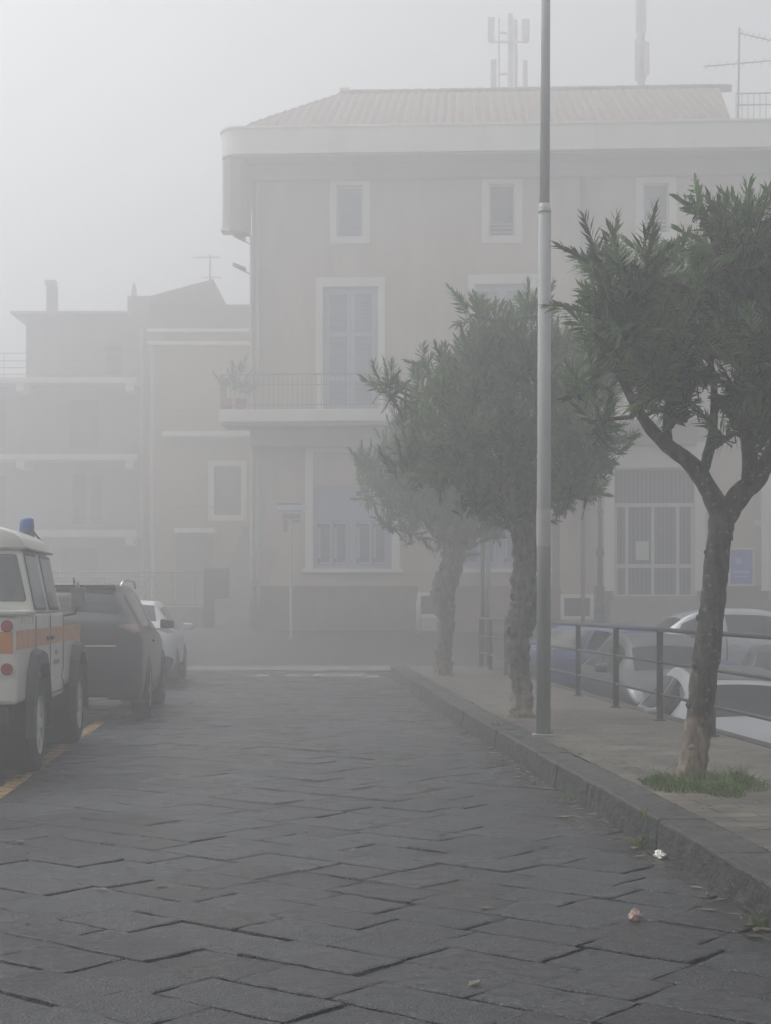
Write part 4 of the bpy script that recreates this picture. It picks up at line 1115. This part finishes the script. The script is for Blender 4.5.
# telephone masts behind the roof
def masts(px0, Y, label, kind_):
    zb = 12.0
    x0 = at(px0, 0, Y).x
    t = empty('telecom_mast', (x0, Y, zb), 0, label, 'antenna mast')
    s = Y/F
    def zz(py): return CH+(HZ-py)*s-zb
    def uu(px): return (px-px0)*s
    if kind_ == 0:
        MB().tube([(0, 0, 0), (0, 0, zz(17))], .10, 10).build('mast', M['far_metal'], t)
        MB().tube([(uu(516), 0, 0), (uu(516), 0, zz(20))], .06, 10).build('mast', M['far_metal'], t)
        MB().tube([(uu(499), 0, 0), (uu(499), 0, zz(18))], .04, 10).build('mast', M['far_metal'], t)
        for (a, c, py) in ((499, 518, 33), (499, 518, 74), (489, 528, 42)): MB().tube([(uu(a), 0, zz(py)), (uu(c), 0, zz(py))], .045, 6).build('cross_arm', M['far_metal'], t)
        for (a, c, p, q) in ((487, 494, 20, 44), (521, 529, 22, 44), (490, 496, 62, 95), (522, 527, 63, 95), (507, 512, 16, 45)):
            MB().box(uu(a), uu(c), -.32, -.18, zz(q), zz(p)).build('panel_antenna', M['far_metal'], t, bevel=.03)
    else:
        MB().tube([(0, 0, 0), (0, 0, zz(-12))], .15, 10).build('mast', M['far_metal'], t)
        b = MB(); b.tube([(-.0, 0, zz(80)), (0, 0, zz(42))], [.2, .2], 12); b.build('shroud', M['far_metal'], t, smooth=True)
        for (a, c, p, q) in ((633, 638, 42, 82), (642, 648, 45, 78), (634, 639, -8, 36), (641, 645, -8, 36)):
            MB().box(uu(a), uu(c), -.36, -.2, zz(q), zz(p)).build('panel_antenna', M['far_metal'], t, bevel=.03)
masts(510.5, 54, 'triple telecom mast with panel antennas rising behind the middle of the main roof', 0)
masts(640.5, 54, 'single thick telecom mast rising behind the right part of the main roof', 1)
# hidden block behind the main house that carries the masts
b = MB(); b.box(-1, 14, 57, 66, 0.5, 13); b.box(2, 12, 53, 57, 0.5, 12.05)
o = b.build('apartment_block', M['plaster_grey']); tag(o, 'flat-roofed block hidden behind the main house carrying the masts', 'building')

# balcony plants
def pot_plant(px, py, Y, h, label):
    p = at(px, py, Y); t = empty('potted_plant', p, 0, label, 'plant', 'potted plants on the balcony corner')
    MB().tube([(0, 0, 0), (0, 0, .28)], [.12, .17], 12).build('pot', M['pot'], t, smooth=True)
    b = MB(); b.t = []; tw = MB(); crown(b, tw, [(Vector((0, 0, .28+h*.5)), h*.5), (Vector((.05, 0, .3+h*.8)), h*.35)], None, int(px), 60, None, .16)
    b.build('foliage', M['leaf'], t); tw.build('stems', M['brown_door'], t)
zbal = hp(230, 409, .6)[1]
for px, h, lab in ((227, .75, 'leafy potted plant at the outer end of the balcony'), (241, .95, 'taller potted plant on the balcony beside the drainpipes')):
    Yp = 43.75; p = at(px, 409, Yp); pp = HZ - (zbal - CH) * F / Yp
    pot_plant(px, pp, Yp, h, lab)

# street furniture in front of the house
base = at(291, 613, 42.0); base.z = street(42.0)
t = empty('direction_sign', base, 0, 'blue and white arrow direction sign on a slim pole before the house', 'sign')
Zs = lambda py: CH+(HZ-py)/F*42-base.z
MB().tube([(0, 0, 0), (0, 0, Zs(503))], .035, 10).build('pole', M['pipe'], t)
b = MB(); x0, x1, za, zc = -.36, .30, Zs(511.5), Zs(503.5)
zm = (za+zc)/2
b.prism([(x0, za), (x1, za), (x1+.16, zm), (x1, zc), (x0, zc)], 'y', -.075, -.045); b.build('sign_board', M['white_frame'], t)
b = MB(); b.box(x0, x1, -.081, -.076, zc-.035, zc); b.box(x0, x1, -.081, -.076, za, za+.02); b.build('blue_border', M['blue_sign'], t)
b = MB(); b.box(-.22, .25, -.07, -.045, Zs(519), Zs(514)); b.box(-.20, -.08, -.07, -.045, Zs(532), Zs(520)); b.box(.08, .24, -.07, -.045, Zs(523), Zs(520)); b.build('small_plate', M['iron_grey'], t)

# ornate cast-iron lamp post by the entrance
base = at(600, 612, 41.5); base.z = street(41.5)
t = empty('ornate_lamp_post', base, 0, 'dark ornate cast-iron lamp post beside the barred entrance', 'lamp post')
b = MB(); b.tube([(0, 0, 0), (0, 0, .08), (0, 0, .1), (0, 0, .75), (0, 0, .8)], [.22, .22, .17, .15, .18], 8); b.build('pedestal', M['rust_iron'], t)
zs = [.8, .95, 1.05, 1.3, 1.4, 1.5, 2.2, 2.3, 2.38, 2.5, 3.3, 3.38, 3.45, 4.6]
rs = [.13, .15, .09, .085, .13, .07, .065, .12, .1, .06, .055, .10, .05, .045]
b = MB(); b.tube([(0, 0, z) for z in zs], rs, 14); b.build('column', M['rust_iron'], t, smooth=True)
b = MB(); b.tube([(0, 0, 4.6), (0, 0, 4.7), (0, 0, 5.1), (0, 0, 5.2), (0, 0, 5.35)], [.08, .12, .2, .22, .03], 6); b.build('lantern', M['gate_slat'], t)

# slim poles beside the far end of the railing
for (px, w_, lab) in ((482.5, .045, 'slim dark pole at the end of the railing, the left one of a pair'), (488, .04, 'slim pale-edged pole at the end of the railing, the right one of a pair')):
    base = at(px, 664, 32.2); base.z = .0
    o = MB().tube([(0, 0, 0), (0, 0, 3.1)], w_, 10).build('metal_pole', M['iron_grey'] if px > 485 else M['rust_iron'], loc=base, smooth=True); tag(o, lab, 'pole', 'pair of slim poles')
base = at(418.5, 628, 43.2); base.z = street(43.2)
o = MB().tube([(0, 0, 0), (0, 0, .85), (0, 0, .92)], [.07, .07, .03], 12).build('bollard', M['white_frame'], loc=base, smooth=True); tag(o, 'short pale bollard beside the basement window of the house', 'bollard')

# ------------------------------------------------------------------ parapet wall with ornate railing, left
t = empty('parapet_wall', (-8, 46.2, .7), 0, 'low grey wall with ornate iron railing across the side street', 'wall')
def lw(px, py, Y=46.2): p = at(px, py, Y); return p.x+8, p.z-.7
x0 = -14; x1 = lw(252, 600)[0]; zt = lw(100, 607)[1]
MB().box(x0, x1, 0, .3, -.6, zt-.05).build('masonry', M['plaster_grey'], t)
MB().box(x0, x1, -.04, .34, zt-.048, zt).build('coping', M['concrete'], t, bevel=.01)
b = MB(); zr = lw(100, 572)[1]; e = lw(206, 600)[0]
for z, r in ((zr, .025), (zr-.14, .012), (zt+.08, .015)): b.tube([(x0, .15, z), (e, .15, z)], r, 8)
k = x0
while k < e:
    b.tube([(k, .15, zt), (k, .15, zr)], .014, 6)
    c = k+.32; zc = (zt+zr)/2-.03
    for rr in (.23, .11):
        b.tube([(c+rr*math.cos(a*math.pi/6), .15, zc+rr*1.2*math.sin(a*math.pi/6)) for a in range(13)], .010, 5)
    for s1 in (-1, 1): b.tube([(c-.3*s1, .15, zt+.08), (c-.08*s1, .15, zc-.05)], .009, 5); b.tube([(c-.3*s1, .15, zr-.14), (c-.08*s1, .15, zc+.05)], .009, 5)
    k += .66
b.build('railing', M['iron_grey'], t)
a, c = lw(204, 600)[0], lw(228, 600)[0]
MB().box(a, c, -.1, .45, -.6, lw(100, 568)[1]).build('pillar', M['dark_door'], t, bevel=.02)
a, c = lw(216, 600)[0], lw(251, 600)[0]
MB().box(a, c, -.35, -.045, -.6, lw(100, 599)[1]).build('plinth', M['concrete'], t, bevel=.02)

# ------------------------------------------------------------------ left buildings
def building(name, Y, xr, ztop, m, label, loc_x):
    t = empty(name, (loc_x, Y, .7), 0, label, 'building')
    def L(px, py, d=0): p = at(px, py, Y-d); return p.x-loc_x, p.z-.7
    return t, L
# flats with long balconies
YA = 64.0
tA, LA = building('apartment_building', YA, 0, 0, None, 'grey block of flats with long balconies and a chimney, faint in fog', -14)
xa, xb = -10, LA(147, 500)[0]; xw = LA(26, 500)[0]
zT = LA(50, 316)[1]; z4 = LA(50, 384)[1]
holesA = []
def RA(a, b_, c, d): p = LA(a, d); q = LA(c, b_); return (p[0], p[1], q[0], q[1])
doorsA = [RA(69, 400, 99, 448), RA(72, 475, 86, 524), RA(90, 476, 102, 524), RA(-4, 398, 5, 448), RA(-6, 476, 6, 524), RA(60, 548, 98, 600), RA(105, 345, 122, 375), RA(-60, 400, -30, 448), RA(-60, 476, -30, 524)]
b = wall_holes(xa, xb, -1, z4, [h for h in doorsA if h[3] < z4], .3)
b.quad((xa, 0, -1), (xa, 10, -1), (xa, 10, z4), (xa, 0, z4)); b.quad((xb, 0, -1), (xb, 0, z4), (xb, 10, z4), (xb, 10, -1)); b.quad((xa, 0, z4), (xa, 10, z4), (xb, 10, z4), (xb, 0, z4))
b.build('wall', M['plaster_grey'], tA)
h4 = [h for h in doorsA if h[3] >= z4]
b = MB(); 
for q in wall_holes(xw, xb-.02, z4, zT, h4, .3).f: pass
w4 = wall_holes(xw, xb-.02, z4, zT, h4, .3)
w4.quad((xw, 0, z4), (xw, 8, z4), (xw, 8, zT), (xw, 0, zT)); w4.quad((xb-.02, 0, z4), (xb-.02, 8, z4), (xb-.02, 8, zT), (xb-.02, 0, zT)); w4.build('top_storey', M['plaster_grey'], tA)
for i, h in enumerate(doorsA):
    d_ = MB().box(h[0], h[2], .12, .3, h[1], h[3]).build('door', M['brown_door'] if i in (0, 5) else M['dark_door'], tA)
r_ = MB().box(LA(13, 0)[0], LA(128, 0)[0], -.5, 8.3, zT, zT+.12).build('roof', M['concrete'], tA, bevel=.02)
MB().box(LA(41, 0)[0], LA(51, 0)[0], 1, 1.4, zT+.12, LA(45, 280)[1]).build('chimney', M['plaster_grey'], r_)
MB().box(LA(39.5, 0)[0], LA(50, 0)[0], .95, 1.45, LA(45, 280)[1], LA(45, 275)[1]).build('chimney_cap', M['concrete'], r_)
MB().box(LA(125, 0)[0], LA(148, 0)[0], .6, 5, zT-1.5, LA(130, 293)[1]).build('stair_tower', M['plaster_grey'], tA)
b = MB(); b.tube([(LA(130, 0)[0], 1, LA(130, 293)[1]), (LA(130, 0)[0], 1, LA(130, 284)[1]), (LA(130, 0)[0], 1, LA(130, 278)[1])], [.14, .10, .04], 8); b.build('finial', M['concrete'], tA)
for (y0, y1) in ((377, 383), (454, 460), (530, 537)):
    za, zc = LA(50, y1, 1.2)[1], LA(50, y0, 1.2)[1]; xe_ = LA(137, 0, 1.2)[0]
    bl_ = MB().box(xa, xe_, -1.2, -.002, za, zc).build('balcony', M['trim'], tA, bevel=.02)
    b = MB()
    for px in (-60, 21, 130): x = LA(px, 0, 1.0)[0]; b = MB(); b.box(x-.16, x+.16, -1.15, -.003, za-.3, za-.002); b.build('bracket', M['trim'], bl_)
    b = MB(); zt_ = zc+.95
    for z in (zt_, zc+.65, zc+.38, zc+.12): b.tube([(xa, -1.1, z), (xe_-.05, -1.1, z), (xe_-.05, -.05, z)], .018, 6)
    k = xa
    while k < xe_: b.tube([(k, -1.1, zc), (k, -1.1, zt_)], .014, 5); k += 1.0
    b.build('balustrade', M['iron_grey'], bl_)
b = MB(); x = LA(142, 0)[0]; b.tube([(x, -.1, -.5), (x, -.1, LA(142, 330)[1])], .07, 8); b.build('drainpipe', M['pipe'], tA)

# yellowish house
YB = 58.0
tB, LB = building('yellow_house', YB, 0, 0, None, 'yellowish plaster house with pale cornice beside the main house, blurred by fog', -8)
xa, xb = LB(148, 0)[0], LB(262, 0)[0]; zC = LB(190, 346)[1]; zP = LB(190, 304)[1]
def RB(a, b_, c, d): p = LB(a, d); q = LB(c, b_); return (p[0], p[1], q[0], q[1])
hB = [RB(214, 466, 241, 515), RB(175, 536, 214, 600), RB(170, 358+8, 190, 428)]
hB = hB[:2]
b = wall_holes(xa, xb, -1, zC, hB, .3)
b.quad((xa, 0, -1), (xa, 9, -1), (xa, 9, zC), (xa, 0, zC)); b.quad((xb, 0, -1), (xb, 9, -1), (xb, 9, zC), (xb, 0, zC)); b.build('wall', M['plaster_yellow'], tB)
wB = ring(MB(), hB[0], .2, -.05, -.001).build('window', M['trim'], tB)
MB().box(hB[0][0], hB[0][2], .12, .2, hB[0][1], hB[0][3]).build('shutter', M['dark_door'], wB)
MB().box(hB[1][0], hB[1][2], .15, .3, hB[1][1], hB[1][3]).build('door', mat('tan_door', (.28, .24, .18), .7, .1, 3), tB)
MB().box(xa, xb, -.25, 9, zC, zC+.14).build('cornice', M['trim'], tB, bevel=.03)
MB().box(xa, xb, -.12, 9, zC+.141, zC+.45).build('frieze', M['plaster_yellow'], tB)
MB().box(xa, xb, -.3, 9, zC+.451, zC+.58).build('upper_cornice', M['trim'], tB, bevel=.03)
MB().box(xa, xb, .1, 8.5, zC+.581, zP).build('roof_parapet', mat('parapet_brown', (.27, .25, .23), .9, .1, 1), tB)
for (px0, px1, y0, y1, rail) in ((162, 262, 431, 436, False), (174, 214, 528, 533, True)):
    xs0, xs1 = LB(px0, 0, .8)[0], LB(px1, 0, .8)[0]; za, zc = LB(200, y1, .8)[1], LB(200, y0, .8)[1]
    bl_ = MB().box(xs0, xs1, -.8, -.002, za, zc).build('balcony', M['trim'], tB, bevel=.02)
    b = MB(); zt_ = zc + .75
    b.tube([(xs0+.04, -.02, zt_), (xs0+.04, -.75, zt_), (xs1-.04, -.75, zt_), (xs1-.04, -.02, zt_)], .02, 6); k = xs0+.04
    while k < xs1: b.tube([(k, -.75, zc), (k, -.75, zt_)], .009, 5); k += .14
    b.build('balustrade', M['iron_grey'], bl_)
b = MB(); b.prism([(LB(150, 0, -1)[0], zP-.02), (LB(213, 0, -1)[0], zP-.02), (LB(213, 0, -1)[0], LB(213, 279, -1)[1]), (LB(150, 0, -1)[0], LB(150, 296, -1)[1])], 'y', 1, 7); b.build('attic', M['plaster_grey'], tB)
b = MB(); x = LB(196, 440)[0]; b.tube([(LB(153, 0)[0], -.08, -.5), (LB(153, 0)[0], -.08, zC)], .06, 8); b.build('drainpipe', M['pipe'], tB)
# entrance steps block between the houses
a, c = LB(216, 0, 6)[0], LB(255, 0, 6)[0]
b = MB()
n_ = 9
for k in range(n_):
    za = LB(0, 596 - k*(596-518)/n_, 6)[1]; x = a + (c-a)*k/(n_+3)
    b.box(x, c, -6+.001*k, -5+.001*k, -.6 if k == 0 else LB(0, 596-(k-1)*(596-518)/n_, 6)[1], za)
o = b.build('stair_block', M['plaster_grey'], tB)
# antenna on the yellow house
base = at(210, 304, 60); t = empty('tv_antenna', base, 0, 'small television antenna on the roof of the yellowish house', 'antenna')
MB().tube([(0, 0, -.1), (0, 0, 1.85)], .03, 8).build('mast', M['iron_grey'], t)
b = MB(); b.tube([(-.65, 0, 1.75), (.4, 0, 1.75)], .018, 6); b.tube([(-.3, 0, 1.0), (.45, 0, 1.0)], .018, 6)
for k in range(7): b.tube([(-.6+k*.15, -.2, 1.75), (-.6+k*.15, .2, 1.75)], .008, 5)
b.build('aerial', M['iron_grey'], t)

# ------------------------------------------------------------------ fog
fog = MB().box(-180, 180, -160, 280, -2.2, 23.0)
vm = bpy.data.materials.new('fog_air'); vm.use_nodes = True; nt = vm.node_tree; nt.nodes.clear()
pv = N(nt, 'ShaderNodeVolumePrincipled'); pv.inputs['Density'].default_value = FOG_DENSITY; pv.inputs['Color'].default_value = (.97, .975, .985, 1); pv.inputs['Anisotropy'].default_value = 0.68
ou = N(nt, 'ShaderNodeOutputMaterial'); nt.links.new(pv.outputs[0], ou.inputs['Volume'])
o = fog.build('haze', vm); tag(o, 'thick pale fog filling the whole street', 'fog', kind='stuff')

# ------------------------------------------------------------------ world, sun, camera
w = bpy.data.worlds.new('World'); sc.world = w; w.use_nodes = True; nt = w.node_tree
bg = nt.nodes['Background']; sky = N(nt, 'ShaderNodeTexSky'); sky.sky_type = 'NISHITA'; sky.sun_disc = False
EL, AZ = 58, -65
sky.sun_elevation = R(EL); sky.sun_rotation = R(AZ); sky.dust_density = 4; sky.air_density = 1.0
hs = N(nt, 'ShaderNodeHueSaturation'); hs.inputs['Saturation'].default_value = 0.12
nt.links.new(sky.outputs[0], hs.inputs['Color']); nt.links.new(hs.outputs[0], bg.inputs['Color']); bg.inputs['Strength'].default_value = 0.15
sl = bpy.data.lights.new('sun', 'SUN'); sl.energy = 1.1; sl.angle = R(40); sl.color = (1, .98, .95)
so = bpy.data.objects.new('sun', sl); C.objects.link(so)
d = Vector((math.sin(R(AZ))*math.cos(R(EL)), math.cos(R(AZ))*math.cos(R(EL)), math.sin(R(EL))))
so.rotation_euler = d.to_track_quat('Z', 'Y').to_euler()

cam = bpy.data.cameras.new('camera'); co = bpy.data.objects.new('camera', cam); C.objects.link(co)
co.location = (0, 0, CH); co.rotation_euler = (R(90), 0, 0)
cam.sensor_fit = 'VERTICAL'; cam.sensor_height = 36; cam.lens = F/1024*36; cam.shift_y = (HZ-512)/1024
cam.clip_start = .05; cam.clip_end = 1000
sc.camera = co
sc.view_settings.view_transform = 'Standard'; sc.view_settings.look = 'None'; sc.view_settings.gamma = 1; sc.view_settings.exposure = 0.17
sc.view_settings.use_curve_mapping = False
sc.render.engine = 'CYCLES'
cy = sc.cycles
cy.use_denoising = True; cy.max_bounces = 8; cy.diffuse_bounces = 3; cy.glossy_bounces = 3; cy.transmission_bounces = 3; cy.volume_bounces = 4; cy.transparent_max_bounces = 8
cy.caustics_reflective = False; cy.caustics_refractive = False; cy.sample_clamp_indirect = 6
